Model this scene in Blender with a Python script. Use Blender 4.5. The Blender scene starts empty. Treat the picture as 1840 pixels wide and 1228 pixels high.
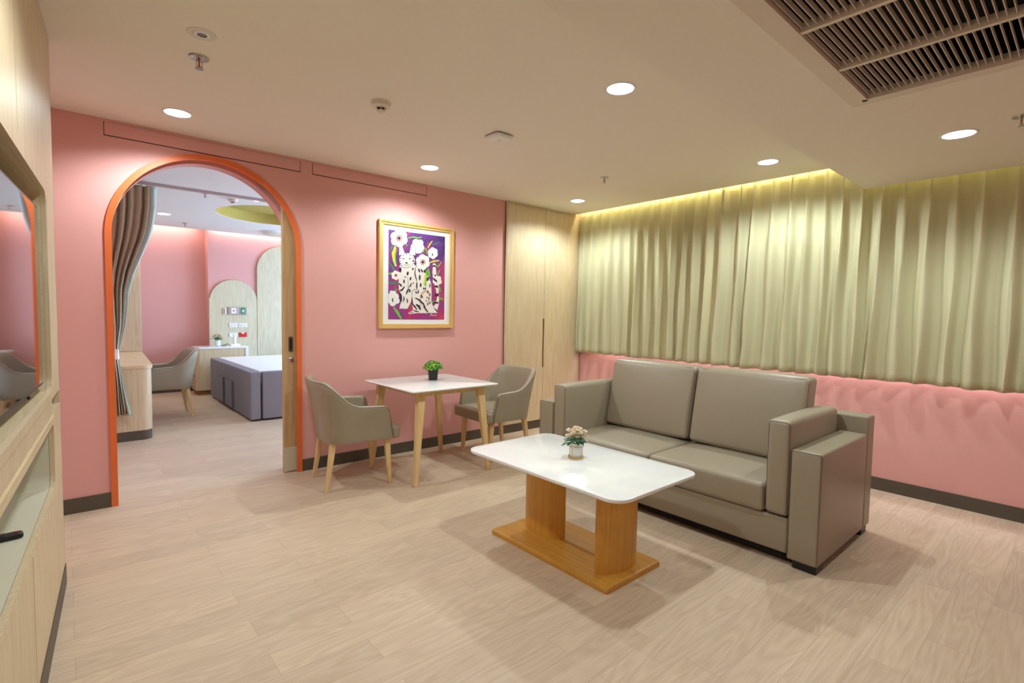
import bpy, bmesh, math, random
from mathutils import Vector, Matrix
random.seed(7)
C = bpy.context.scene.collection
S = bpy.context.scene
PI = math.pi

# ------------------------------------------------------------------ camera, exposure, world
F_PX, YAW, PITCH, ROLL = 920.36, 0.718387, 0.0560919, 0.0174610
cam_d = bpy.data.cameras.new('camera'); cam = bpy.data.objects.new('camera', cam_d); C.objects.link(cam)
cam_d.sensor_width = 36.0; cam_d.lens = F_PX / 1840 * 36.0; cam_d.clip_start = 0.02
fw = Vector((math.sin(YAW)*math.cos(PITCH), math.cos(YAW)*math.cos(PITCH), -math.sin(PITCH)))
r_ = Vector((math.cos(YAW), -math.sin(YAW), 0)); u_ = r_.cross(fw)
r2 = math.cos(ROLL)*r_ + math.sin(ROLL)*u_; u2 = -math.sin(ROLL)*r_ + math.cos(ROLL)*u_
M = Matrix(((r2.x, u2.x, -fw.x), (r2.y, u2.y, -fw.y), (r2.z, u2.z, -fw.z))).to_4x4()
M.translation = Vector((0, -4.370, 1.37)); cam.matrix_world = M
S.camera = cam
S.view_settings.view_transform = 'Standard'; S.view_settings.look = 'None'
S.view_settings.gamma = 1.0; S.view_settings.use_curve_mapping = False
S.view_settings.exposure = 0.10
w = bpy.data.worlds.new('world'); S.world = w; w.use_nodes = True
w.node_tree.nodes['Background'].inputs[0].default_value = (0.75, 0.85, 1, 1)
w.node_tree.nodes['Background'].inputs[1].default_value = 0.3

LAMP_W = 46.0            # one ceiling downlight
LAMP_COL = (0.88, 1.0, 1.02)
def area(name, loc, rot, sx, sy, power, col, spread=PI):
    l = bpy.data.lights.new(name, 'AREA'); l.shape = 'RECTANGLE'; l.size = sx; l.size_y = sy
    l.energy = power; l.color = col; l.spread = spread
    o = bpy.data.objects.new(name, l); C.objects.link(o); o.location = loc; o.rotation_euler = rot
    return o
# daylight through the bedroom window, daylight behind the living room curtains, hidden cove strips, added spill strip at the sill
area('daylight_bedroom', (5.45, 2.4, 1.55), (0, PI/2, 0), 1.4, 3.6, 225, (0.46, 0.74, 1.04))
area('daylight_window', (5.16, -2.3, 1.55), (0, PI/2, 0), 1.1, 4.2, 260, (0.74, 0.72, 1.0))
area('cove_curtain', (4.84, -2.5, 2.76), (0, 0, -0.016), 0.03, 4.9, 16, (1.0, 0.96, 0.58))
area('added_sill_spill', (4.893, -2.4, 0.955), (0, 0, -0.016), 0.016, 3.9, 2.4, (0.46, 0.52, 1.0))  # added strip behind the curtain, imitates daylight spilling down the wall
area('cove_bedroom_recess', (0.9, 5.24, 2.70), (0, 0, 0), 1.5, 0.05, 6, (1.0, 0.88, 0.76))
area('cove_bedroom', (3.4, 5.10, 2.70), (0, 0, 0), 3.2, 0.04, 9, (1.0, 0.88, 0.76))

# ------------------------------------------------------------------ materials
def rgb(r, g, b):
    f = lambda c: (c/255/12.92) if c/255 <= .04045 else ((c/255+.055)/1.055)**2.4
    return (f(r), f(g), f(b), 1)
def mat(name, col, rough=.5, metal=0, emit=0, spec=.5, bump=0, bscale=200, coat=0):
    m = bpy.data.materials.new(name); m.use_nodes = True
    nt = m.node_tree; b = nt.nodes['Principled BSDF']
    b.inputs['Base Color'].default_value = col; b.inputs['Roughness'].default_value = rough
    b.inputs['Metallic'].default_value = metal; b.inputs['Specular IOR Level'].default_value = spec
    b.inputs['Coat Weight'].default_value = coat
    if emit: b.inputs['Emission Color'].default_value = col; b.inputs['Emission Strength'].default_value = emit
    tc = nt.nodes.new('ShaderNodeTexCoord'); nz = nt.nodes.new('ShaderNodeTexNoise'); nz.inputs['Scale'].default_value = bscale
    nt.links.new(tc.outputs['Object'], nz.inputs['Vector'])
    mx = nt.nodes.new('ShaderNodeMix'); mx.data_type = 'RGBA'; mx.blend_type = 'MULTIPLY'
    mx.inputs['Factor'].default_value = .06 if not emit else 0
    mx.inputs['A'].default_value = col; nt.links.new(nz.outputs['Fac'], mx.inputs['B'])
    nt.links.new(mx.outputs['Result'], b.inputs['Base Color'])
    if bump:
        bp = nt.nodes.new('ShaderNodeBump'); bp.inputs['Strength'].default_value = bump; bp.inputs['Distance'].default_value = .001
        nt.links.new(nz.outputs['Fac'], bp.inputs['Height']); nt.links.new(bp.outputs['Normal'], b.inputs['Normal'])
    return m
def wood(name, light, dark, axis='z', rough=.42, scale=1.0, contrast=1.0, fig=.28):
    m = bpy.data.materials.new(name); m.use_nodes = True; nt = m.node_tree; N = nt.nodes; L = nt.links
    b = N['Principled BSDF']; b.inputs['Roughness'].default_value = rough
    tc = N.new('ShaderNodeTexCoord')
    def mp(a, l):
        n = N.new('ShaderNodeMapping'); L.new(tc.outputs['Object'], n.inputs['Vector'])
        n.inputs['Scale'].default_value = {'x': (l, a, a), 'y': (a, l, a), 'z': (a, a, l)}[axis]; return n
    n1 = N.new('ShaderNodeTexNoise'); n1.inputs['Scale'].default_value = 1; n1.inputs['Detail'].default_value = 3
    L.new(mp(130*scale, 3.0).outputs[0], n1.inputs['Vector'])
    n2 = N.new('ShaderNodeTexNoise'); n2.inputs['Scale'].default_value = 1; n2.inputs['Detail'].default_value = 2
    L.new(mp(9*scale, .8).outputs[0], n2.inputs['Vector'])
    ml = N.new('ShaderNodeMath'); ml.operation = 'MULTIPLY'; ml.inputs[1].default_value = 16
    L.new(n2.outputs['Fac'], ml.inputs[0])
    fr = N.new('ShaderNodeMath'); fr.operation = 'PINGPONG'; fr.inputs[1].default_value = 1
    L.new(ml.outputs[0], fr.inputs[0])
    ad = N.new('ShaderNodeMath'); ad.operation = 'MULTIPLY_ADD'; ad.inputs[1].default_value = fig
    L.new(fr.outputs[0], ad.inputs[0]); L.new(n1.outputs['Fac'], ad.inputs[2])
    cr = N.new('ShaderNodeValToRGB'); cr.color_ramp.elements[0].color = dark; cr.color_ramp.elements[1].color = light
    cr.color_ramp.elements[0].position = .5-.22/contrast; cr.color_ramp.elements[1].position = .55+.25/contrast
    L.new(ad.outputs[0], cr.inputs[0]); L.new(cr.outputs[0], b.inputs['Base Color'])
    return m
def fabric(name, col, trans=.0, rough=.9, bs=600):
    m = mat(name, col, rough=rough, spec=.2, bump=.25, bscale=bs)
    if trans:
        nt = m.node_tree; out = nt.nodes['Material Output']; b = nt.nodes['Principled BSDF']
        t = nt.nodes.new('ShaderNodeBsdfTranslucent'); t.inputs[0].default_value = col
        ms = nt.nodes.new('ShaderNodeMixShader'); ms.inputs[0].default_value = trans
        nt.links.new(b.outputs[0], ms.inputs[1]); nt.links.new(t.outputs[0], ms.inputs[2]); nt.links.new(ms.outputs[0], out.inputs[0])
    return m
def leather(name, col, rough=.37):
    m = mat(name, col, rough=rough, spec=.5, bump=.35, bscale=420)
    return m
def floor_mat():
    m = bpy.data.materials.new('vinyl_planks'); m.use_nodes = True; nt = m.node_tree; N = nt.nodes; L = nt.links
    b = N['Principled BSDF']; b.inputs['Roughness'].default_value = .46; b.inputs['Specular IOR Level'].default_value = .4
    tc = N.new('ShaderNodeTexCoord')
    br = N.new('ShaderNodeTexBrick'); br.inputs['Scale'].default_value = 1; br.offset = .37
    br.inputs['Brick Width'].default_value = .92; br.inputs['Row Height'].default_value = .152
    br.inputs['Mortar Size'].default_value = .0009; br.inputs['Mortar Smooth'].default_value = .3
    br.inputs['Color1'].default_value = (0, 0, 0, 1); br.inputs['Color2'].default_value = (1, 1, 1, 1); br.inputs['Mortar'].default_value = (.5, .5, .5, 1)
    L.new(tc.outputs['Object'], br.inputs['Vector'])
    sc = N.new('ShaderNodeVectorMath'); sc.operation = 'SCALE'; sc.inputs[3].default_value = 13.0; L.new(br.outputs['Color'], sc.inputs[0])
    ad = N.new('ShaderNodeVectorMath'); ad.operation = 'ADD'; L.new(tc.outputs['Object'], ad.inputs[0]); L.new(sc.outputs[0], ad.inputs[1])
    def mp(sx, sy):
        n = N.new('ShaderNodeMapping'); L.new(ad.outputs[0], n.inputs['Vector']); n.inputs['Scale'].default_value = (sx, sy, 1); return n
    n1 = N.new('ShaderNodeTexNoise'); n1.inputs['Scale'].default_value = 1; n1.inputs['Detail'].default_value = 4; L.new(mp(4, 110).outputs[0], n1.inputs['Vector'])
    n2 = N.new('ShaderNodeTexNoise'); n2.inputs['Scale'].default_value = 1; n2.inputs['Detail'].default_value = 1.5; n2.inputs['Distortion'].default_value = .3; L.new(mp(1.1, 7.5).outputs[0], n2.inputs['Vector'])
    ml = N.new('ShaderNodeMath'); ml.operation = 'MULTIPLY'; ml.inputs[1].default_value = 26; L.new(n2.outputs['Fac'], ml.inputs[0])
    pp = N.new('ShaderNodeMath'); pp.operation = 'PINGPONG'; pp.inputs[1].default_value = 1; L.new(ml.outputs[0], pp.inputs[0])
    a2 = N.new('ShaderNodeMath'); a2.operation = 'MULTIPLY_ADD'; a2.inputs[1].default_value = .38; L.new(pp.outputs[0], a2.inputs[0]); L.new(n1.outputs['Fac'], a2.inputs[2])
    cr = N.new('ShaderNodeValToRGB')
    cr.color_ramp.elements[0].color = rgb(192, 167, 141); cr.color_ramp.elements[1].color = rgb(214, 193, 167)
    cr.color_ramp.elements[0].position = .15; cr.color_ramp.elements[1].position = 1.0
    L.new(a2.outputs[0], cr.inputs[0])
    # per-plank tint
    hs = N.new('ShaderNodeHueSaturation'); L.new(cr.outputs[0], hs.inputs['Color'])
    mr = N.new('ShaderNodeMapRange'); mr.inputs['To Min'].default_value = .93; mr.inputs['To Max'].default_value = 1.05
    L.new(br.outputs['Color'], mr.inputs['Value']); L.new(mr.outputs[0], hs.inputs['Value'])
    mx = N.new('ShaderNodeMix'); mx.data_type = 'RGBA'; L.new(br.outputs['Fac'], mx.inputs['Factor'])
    L.new(hs.outputs[0], mx.inputs['A']); mx.inputs['B'].default_value = rgb(172, 148, 128)
    L.new(mx.outputs['Result'], b.inputs['Base Color'])
    bp = N.new('ShaderNodeBump'); bp.inputs['Strength'].default_value = .12; bp.inputs['Distance'].default_value = .001
    L.new(a2.outputs[0], bp.inputs['Height']); L.new(bp.outputs[0], b.inputs['Normal'])
    return m
def marble():
    m = mat('white_marble', rgb(240, 240, 238), rough=.12, spec=.5)
    nt = m.node_tree; N = nt.nodes; L = nt.links
    tc = N.new('ShaderNodeTexCoord'); n = N.new('ShaderNodeTexNoise'); n.inputs['Scale'].default_value = 3.2; n.inputs['Detail'].default_value = 5; n.inputs['Distortion'].default_value = 1.6
    L.new(tc.outputs['Object'], n.inputs['Vector'])
    cr = N.new('ShaderNodeValToRGB'); e = cr.color_ramp.elements
    e[0].position = .44; e[0].color = rgb(240, 241, 240); e[1].position = .56; e[1].color = rgb(242, 242, 240)
    x = e.new(.5); x.color = rgb(238, 239, 238)
    L.new(n.outputs['Fac'], cr.inputs[0]); L.new(cr.outputs[0], N['Principled BSDF'].inputs['Base Color'])
    return m
def canvas_mat():
    m = mat('painted_background', rgb(150, 40, 110), rough=.5)
    nt = m.node_tree; N = nt.nodes; L = nt.links
    tc = N.new('ShaderNodeTexCoord'); n = N.new('ShaderNodeTexNoise'); n.inputs['Scale'].default_value = 5; n.inputs['Detail'].default_value = 4; n.inputs['Distortion'].default_value = .8
    L.new(tc.outputs['Object'], n.inputs['Vector'])
    sp = N.new('ShaderNodeSeparateXYZ'); L.new(tc.outputs['Object'], sp.inputs[0])
    a = N.new('ShaderNodeMath'); a.operation = 'MULTIPLY_ADD'; a.inputs[1].default_value = -.40; L.new(sp.outputs['Z'], a.inputs[0]); L.new(n.outputs['Fac'], a.inputs[2])
    cr = N.new('ShaderNodeValToRGB'); e = cr.color_ramp.elements
    e[0].position = .22; e[0].color = rgb(62, 42, 96); e[1].position = .78; e[1].color = rgb(214, 44, 104)
    for p, c in ((.36, rgb(96, 52, 128)), (.48, rgb(142, 56, 134)), (.6, rgb(170, 40, 110)), (.7, rgb(190, 60, 90))):
        x = e.new(p); x.color = c
    L.new(a.outputs[0], cr.inputs[0]); L.new(cr.outputs[0], N['Principled BSDF'].inputs['Base Color'])
    return m

PINK = mat('pink_paint', rgb(230, 170, 164), rough=.6, spec=.3)
CEIL = mat('ceiling_paint', rgb(243, 237, 222), rough=.9, spec=.1)
BCEIL = mat('bedroom_ceiling_paint', rgb(236, 236, 234), rough=.9, spec=.1)
ORANGE = mat('orange_paint', rgb(232, 112, 52), rough=.45)
BASEB = mat('grey_brown_vinyl', rgb(88, 78, 66), rough=.5)
FLOOR = floor_mat()
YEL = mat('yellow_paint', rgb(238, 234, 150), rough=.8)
BYEL = mat('recess_yellow_paint', rgb(248, 226, 130), rough=.8)
OAK = wood('ash_laminate', rgb(218, 198, 164), rgb(200, 176, 138), 'z', .4)
OAKH = wood('ash_laminate_grain_along', rgb(218, 198, 160), rgb(200, 176, 136), 'y', .4)
OAKP = wood('pale_ash_laminate', rgb(216, 206, 176), rgb(196, 184, 152), 'z', .4)
DOORW = wood('door_laminate', rgb(206, 174, 128), rgb(182, 148, 102), 'z', .42)
LEGW = wood('pale_leg_wood', rgb(232, 200, 146), rgb(212, 174, 118), 'z', .4)
TEAK = wood('honey_oak', rgb(224, 168, 74), rgb(204, 144, 52), 'z', .38, 1.2, 1.0, .10)
TEAKH = wood('honey_oak_flat', rgb(214, 158, 68), rgb(192, 132, 46), 'y', .3, 1.0, 1.0, .15)
LEATH = leather('taupe_leather', rgb(158, 146, 124))
LEATHP = leather('taupe_piping', rgb(112, 98, 82), .5)
MARB = marble()
WHITE = mat('white_plastic', rgb(238, 238, 236), rough=.35)
OFFW = mat('off_white_plastic', rgb(226, 218, 202), rough=.5)
CREAM = mat('cream_laminate', rgb(214, 208, 186), rough=.35)
BLACK = mat('black_plastic', rgb(22, 22, 24), rough=.35)
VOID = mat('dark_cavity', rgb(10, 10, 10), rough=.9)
SHADOWGAP = mat('brown_gap', rgb(60, 38, 32), rough=.9)
METAL = mat('brushed_steel', rgb(190, 188, 182), rough=.3, metal=1)
GUN = mat('dark_bronze', rgb(120, 104, 84), rough=.35, metal=.8)
GOLD = mat('gold_wire', rgb(214, 184, 110), rough=.25, metal=1)
GLASSB = mat('tv_screen_glass', rgb(14, 15, 18), rough=.03, spec=1.0, coat=1)
LENS = mat('lamp_lens', (1, .97, .93, 1), emit=14)
CURT = fabric('khaki_curtain_cloth', rgb(210, 205, 168), trans=.03, rough=.7)
BCURT = fabric('taupe_curtain_cloth', rgb(206, 188, 156), trans=.1)
DAYLIT = fabric('painted_daylight_mint', rgb(216, 232, 222), trans=.2)  # mint tone imitates daylight on the taupe cloth, not a lining
HEM = fabric('khaki_curtain_hem', rgb(170, 162, 124), rough=.7)
GREYF = fabric('grey_upholstery', rgb(140, 139, 146))
SHEET = fabric('white_sheet', rgb(238, 240, 244))
FRAMEW = mat('pine_frame', rgb(222, 178, 104), rough=.35)
MATB = mat('white_mat_board', rgb(240, 240, 240), rough=.7)
GRN = mat('leaf_green', rgb(70, 170, 30), rough=.5)
GRND = mat('deep_leaf_green', rgb(30, 110, 30), rough=.5)
GRNY = mat('leaf_yellow', rgb(205, 215, 50), rough=.5)
LEAF = mat('dusty_leaf', rgb(92, 140, 104), rough=.6)
PEACH = mat('peach_petal', rgb(255, 238, 214), rough=.7)
PETAL = mat('white_petal', rgb(246, 244, 230), rough=.7)
GREEN = mat('green_plate', rgb(20, 140, 90), rough=.4)
RED = mat('red_plate', rgb(214, 36, 30), rough=.4)
SLATM = mat('louvre_paint', rgb(226, 216, 200), rough=.5)
COPPER = mat('sprinkler_bulb', rgb(196, 110, 60), rough=.3, metal=.6)

# ------------------------------------------------------------------ mesh helpers
def obj(name, bm, m, parent=None, loc=None, smooth=False, rot=None):
    me = bpy.data.meshes.new(name); bmesh.ops.recalc_face_normals(bm, faces=bm.faces); bm.to_mesh(me); bm.free()
    for k in (m if isinstance(m, (list, tuple)) else [m]): me.materials.append(k)
    if smooth:
        for p in me.polygons: p.use_smooth = True
        try: me.set_sharp_from_angle(angle=math.radians(42))
        except Exception: pass
    o = bpy.data.objects.new(name, me); C.objects.link(o)
    if parent: o.parent = parent
    if loc: o.location = loc
    if rot: o.rotation_euler = rot
    return o
def struct(name, bm, m, smooth=False):
    o = obj(name, bm, m, smooth=smooth); o['kind'] = 'structure'; return o
def thing(name, label, cat, loc=(0, 0, 0), rotz=0, group=None):
    o = bpy.data.objects.new(name, None); C.objects.link(o); o.location = loc; o.rotation_euler = (0, 0, rotz)
    o['label'] = label; o['category'] = cat
    if group: o['group'] = group
    o.empty_display_size = .05
    return o
def tag(o, label, cat, group=None):
    o['label'] = label; o['category'] = cat
    if group: o['group'] = group
    return o
def copy_tree(root, loc, rotz, label, group=None):
    r = root.copy(); C.objects.link(r); r.location = loc; r.rotation_euler = (0, 0, rotz); r['label'] = label
    if group: r['group'] = group
    for ch in list(root.children):
        c = ch.copy(); C.objects.link(c); c.parent = r
        for g in list(ch.children):
            d = g.copy(); C.objects.link(d); d.parent = c
    return r
def B(): return bmesh.new()
def box(bm, x0, x1, y0, y1, z0, z1, mi=0):
    v = [bm.verts.new(p) for p in ((x0,y0,z0),(x1,y0,z0),(x1,y1,z0),(x0,y1,z0),(x0,y0,z1),(x1,y0,z1),(x1,y1,z1),(x0,y1,z1))]
    for f in ((0,3,2,1),(4,5,6,7),(0,1,5,4),(1,2,6,5),(2,3,7,6),(3,0,4,7)):
        q = bm.faces.new([v[i] for i in f]); q.material_index = mi
    return bm
def bevel(bm, w, seg=2):
    bmesh.ops.bevel(bm, geom=list(bm.edges), offset=w, segments=seg, affect='EDGES', profile=.5, clamp_overlap=True); return bm
def bx(x0, x1, y0, y1, z0, z1, bv=0, seg=2):
    bm = box(B(), x0, x1, y0, y1, z0, z1)
    return bevel(bm, bv, seg) if bv else bm
def prism(bm, poly, a, b, plane='xy', mi=0):
    """extrude a 2-D polygon; plane xy -> along z, xz -> along y, yz -> along x"""
    def P(p, t): return {'xy': (p[0], p[1], t), 'xz': (p[0], t, p[1]), 'yz': (t, p[0], p[1])}[plane]
    A = [bm.verts.new(P(p, a)) for p in poly]; D = [bm.verts.new(P(p, b)) for p in poly]; n = len(poly)
    fs = [bm.faces.new(A), bm.faces.new(D[::-1])]
    for i in range(n): fs.append(bm.faces.new((A[i], D[i], D[(i+1) % n], A[(i+1) % n])))
    for f in fs: f.material_index = mi
    return bm
def rrect(x0, x1, y0, y1, r, n=6):
    if not isinstance(r, (list, tuple)): r = [r]*4
    out = []
    for (cx, cy, a0, rr) in ((x1-r[0], y1-r[0], 0, r[0]), (x0+r[1], y1-r[1], 90, r[1]), (x0+r[2], y0+r[2], 180, r[2]), (x1-r[3], y0+r[3], 270, r[3])):
        if rr <= 1e-6: out.append((cx, cy)); continue
        for i in range(n+1):
            a = math.radians(a0+90*i/n); out.append((cx+rr*math.cos(a), cy+rr*math.sin(a)))
    return out
def slab(poly, z0, z1, ch=0.0, bottom_ch=0.0):
    """rounded-outline slab with small chamfers (poly about its centroid)"""
    bm = B(); cx = sum(p[0] for p in poly)/len(poly); cy = sum(p[1] for p in poly)/len(poly)
    mx = max(abs(p[0]-cx) for p in poly); my = max(abs(p[1]-cy) for p in poly)
    def ring(z, i): return [bm.verts.new((cx+(p[0]-cx)*(1-i/mx), cy+(p[1]-cy)*(1-i/my), z)) for p in poly]
    rs = []
    if bottom_ch: rs += [ring(z0, bottom_ch), ring(z0+min(bottom_ch, (z1-z0)*.6), 0)]
    else: rs += [ring(z0, 0)]
    if ch: rs += [ring(z1-ch, 0), ring(z1-ch*.3, ch*.3), ring(z1, ch)]
    else: rs += [ring(z1, 0)]
    n = len(poly)
    bm.faces.new(rs[0][::-1]); bm.faces.new(rs[-1])
    for a, b in zip(rs, rs[1:]):
        for i in range(n): bm.faces.new((a[i], a[(i+1) % n], b[(i+1) % n], b[i]))
    return bm
def rbox(bm, c, h, r, n=4, k=6, puff=(0, 0, 0), mi=0, shear=None):
    """rounded box centred c, half sizes h, corner radius r; puff bulges each axis pair"""
    def ax(H):
        t = [-H + r*(1-math.cos(PI/2*i/n)) if False else -H + r*i/n for i in range(n)]
        mid = [-(H-r) + 2*(H-r)*i/k for i in range(k+1)]
        return t + mid + [-q for q in t[::-1]]
    A = [ax(h[0]), ax(h[1]), ax(h[2])]
    cache = {}
    def V(p):
        key = tuple(round(q, 6) for q in p)
        if key in cache: return cache[key]
        q = [max(-(h[i]-r), min(h[i]-r, p[i])) for i in range(3)]
        d = Vector([p[i]-q[i] for i in range(3)])
        L = d.length
        o = Vector(q) + (d/L*r if L > 1e-9 else d)
        u = [o[i]/h[i] for i in range(3)]
        for i in range(3):
            if puff[i]:
                j, l = (i+1) % 3, (i+2) % 3
                o[i] += math.copysign(1, u[i])*abs(u[i])**2*puff[i]*max(0, 1-u[j]**2)**.6*max(0, 1-u[l]**2)**.6
        if shear: o = shear(o)
        v = bm.verts.new(Vector(c)+o); cache[key] = v; return v
    for i in range(3):
        j, l = (i+1) % 3, (i+2) % 3
        for s in (-1, 1):
            for a in range(len(A[j])-1):
                for b in range(len(A[l])-1):
                    def pt(aa, bb):
                        p = [0, 0, 0]; p[i] = s*h[i]; p[j] = A[j][aa]; p[l] = A[l][bb]; return V(p)
                    vs = [pt(a, b), pt(a+1, b), pt(a+1, b+1), pt(a, b+1)]
                    if len(set(vs)) == 4:
                        try: f = bm.faces.new(vs); f.material_index = mi
                        except ValueError: pass
    return bm
def lathe(bm, prof, c=(0, 0, 0), n=24, mi=0, close=True):
    rs = []
    for r, z in prof:
        if r < 1e-6: rs.append([bm.verts.new((c[0], c[1], c[2]+z))])
        else: rs.append([bm.verts.new((c[0]+r*math.cos(2*PI*i/n), c[1]+r*math.sin(2*PI*i/n), c[2]+z)) for i in range(n)])
    for a, b in zip(rs, rs[1:]):
        for i in range(n):
            j = (i+1) % n
            if len(a) == 1 and len(b) == 1: break
            if len(a) == 1: f = bm.faces.new((a[0], b[j], b[i]))
            elif len(b) == 1: f = bm.faces.new((a[i], a[j], b[0]))
            else: f = bm.faces.new((a[i], a[j], b[j], b[i]))
            f.material_index = mi
    if close:
        for r in (rs[0], rs[-1]):
            if len(r) > 1:
                f = bm.faces.new(r); f.material_index = mi
    return bm
def tube(bm, pts, r, n=8, closed=False, mi=0):
    pts = [Vector(p) for p in pts]; m = len(pts); rings = []
    for i, p in enumerate(pts):
        if closed: t = pts[(i+1) % m]-pts[i-1]
        else: t = pts[min(i+1, m-1)]-pts[max(i-1, 0)]
        t.normalize()
        a = Vector((0, 0, 1)) if abs(t.z) < .95 else Vector((1, 0, 0))
        x = t.cross(a).normalized(); y = t.cross(x).normalized()
        rr = r[i] if isinstance(r, list) else r
        rings.append([bm.verts.new(p+x*rr*math.cos(2*PI*k/n)+y*rr*math.sin(2*PI*k/n)) for k in range(n)])
    R = list(zip(rings, rings[1:]+([rings[0]] if closed else [])))
    if not closed: R = list(zip(rings, rings[1:]))
    for a, b in R:
        for k in range(n):
            f = bm.faces.new((a[k], a[(k+1) % n], b[(k+1) % n], b[k])); f.material_index = mi
    if not closed: bm.faces.new(rings[0][::-1]).material_index = mi; bm.faces.new(rings[-1]).material_index = mi
    return bm
def taper(bm, bot, top, sb, st):
    """tapered square leg between two centres; sb, st = (half x, half y)"""
    vs = []
    for c, s in ((bot, sb), (top, st)):
        for dx, dy in ((-1, -1), (1, -1), (1, 1), (-1, 1)): vs.append(bm.verts.new((c[0]+dx*s[0], c[1]+dy*s[1], c[2])))
    for f in ((3,2,1,0),(4,5,6,7),(0,1,5,4),(1,2,6,5),(2,3,7,6),(3,0,4,7)): bm.faces.new([vs[i] for i in f])
    bevel(bm, .004, 2); return bm

# ------------------------------------------------------------------ room shell
WX = lambda y: 4.950+.016*y          # window wall, faintly out of square
EX = lambda y: 4.815+.016*y          # ceiling edge in front of the curtains
H, HL, YB = 2.600, 2.392, -3.10
struct('floor', box(B(), -.9, 5.7, -6.6, 5.7, -.1, 0), FLOOR)
# arch wall
AX, AR, AI, AZ = .8478, .636, .598, 1.847
def arch(r, x0, x1, top, n=40):
    pts = [(x0, 0), (AX-r, 0)] + [(AX-r*math.cos(PI*i/n), AZ+r*math.sin(PI*i/n)) for i in range(n+1)] + [(AX+r, 0), (x1, 0), (x1, top), (x0, top)]
    return pts
bm = prism(B(), arch(AI+.012, -.9, 5.05, 2.85), 0, .008, 'xz')
box(bm, -.9, .16, .008, .11, 0, 2.85); box(bm, 2.80, 5.05, .008, .11, 0, 2.85); box(bm, .16, 2.80, .008, .11, 2.52, 2.85)
prism(bm, arch(AI-.004, -.9, 5.7, 2.85), .11, .22, 'xz')
struct('wall_back', bm, PINK)
bm = B()
def ring(r0, r1, y0, y1, frac=1):
    n = 48
    outer = [(AX-r1, 0)]+[(AX-r1*math.cos(PI*i/n), AZ+r1*math.sin(PI*i/n)) for i in range(n+1)]+[(AX+r1, 0)]
    inner = [(AX-r0, 0)]+[(AX-r0*math.cos(PI*i/n), AZ+r0*math.sin(PI*i/n)) for i in range(n+1)]+[(AX+r0, 0)]
    Vs = {}
    for k, L in (('o', outer), ('i', inner)):
        for y in (y0, y1): Vs[k, y] = [bm.verts.new((p[0], y, p[1])) for p in L]
    m = int(len(outer)*frac)
    for i in range(m-1):
        for a, b in ((('o', y0), ('i', y0)), (('i', y1), ('o', y1)), (('i', y0), ('i', y1)), (('o', y1), ('o', y0))):
            bm.faces.new((Vs[a][i], Vs[a][i+1], Vs[b][i+1], Vs[b][i]))
    for i in (0, m-1): bm.faces.new((Vs['o', y0][i], Vs['i', y0][i], Vs['i', y1][i], Vs['o', y1][i]))
ring(AI, AR, -.014, .008); ring(AI+.020, AR, .0085, .1095, .70)
struct('trim_1', bm, ORANGE)
# window wall: dado, recess, reveal, head
bm = B()
def shp(x0a, x1a, y0, y1, z0, z1, fa=WX, fb=WX):
    v = [(fa(y0)+x0a, y0), (fb(y0)+x1a, y0), (fb(y1)+x1a, y1), (fa(y1)+x0a, y1)]
    prism(bm, v, z0, z1, 'xy')
shp(0, .35, -6.6, 0, 0, .96); shp(0, .35, -6.6, -4.6, .96, 2.9); shp(0, .35, -.22, 0, .96, 2.9); shp(.1, .35, -4.6, -.22, 2.3, 2.9)
struct('wall_right', bm, PINK)
bm = B(); 
for y0, y1 in ((-4.6, -2.4), (-2.4, -.22)):
    for a, b, c, d in ((y0, y1, 1.02, 1.07), (y0, y1, 2.25, 2.3), (y0, y0+.05, 1.07, 2.25), (y1-.05, y1, 1.07, 2.25)): shp(.24, .30, a, b, c, d)
struct('window_1', bm, WHITE)
struct('wall_left', box(B(), -.9, -.50, -6.6, .0, 0, 2.85), PINK)
struct('wall_front', box(B(), -.9, 5.3, -6.7, -6.6, 0, 2.85), PINK)
# ceiling with dropped part and curtain pocket
bm = B()
prism(bm, [(-.9, YB), (EX(YB), YB), (EX(0), 0), (-.9, 0)], H, 2.85, 'xy')
for ya, yb_, xa_, xb_ in ((-6.6, -4.83, -.9, None), (-3.54, YB, -.9, None), (-4.83, -3.54, -.9, 1.14), (-4.83, -3.54, 2.88, None)):
    prism(bm, [(xa_, ya), (xb_ or EX(ya), ya), (xb_ or EX(yb_), yb_), (xa_, yb_)], HL, 2.85, 'xy')
struct('ceiling', bm, CEIL)
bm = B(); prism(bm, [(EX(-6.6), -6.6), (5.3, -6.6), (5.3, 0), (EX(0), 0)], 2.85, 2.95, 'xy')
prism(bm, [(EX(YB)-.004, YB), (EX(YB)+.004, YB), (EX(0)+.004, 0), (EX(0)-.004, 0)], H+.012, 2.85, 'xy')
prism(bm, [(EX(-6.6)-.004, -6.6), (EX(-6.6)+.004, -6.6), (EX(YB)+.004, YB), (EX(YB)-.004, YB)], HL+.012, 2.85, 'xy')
struct('trim_2', bm, YEL)
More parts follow.
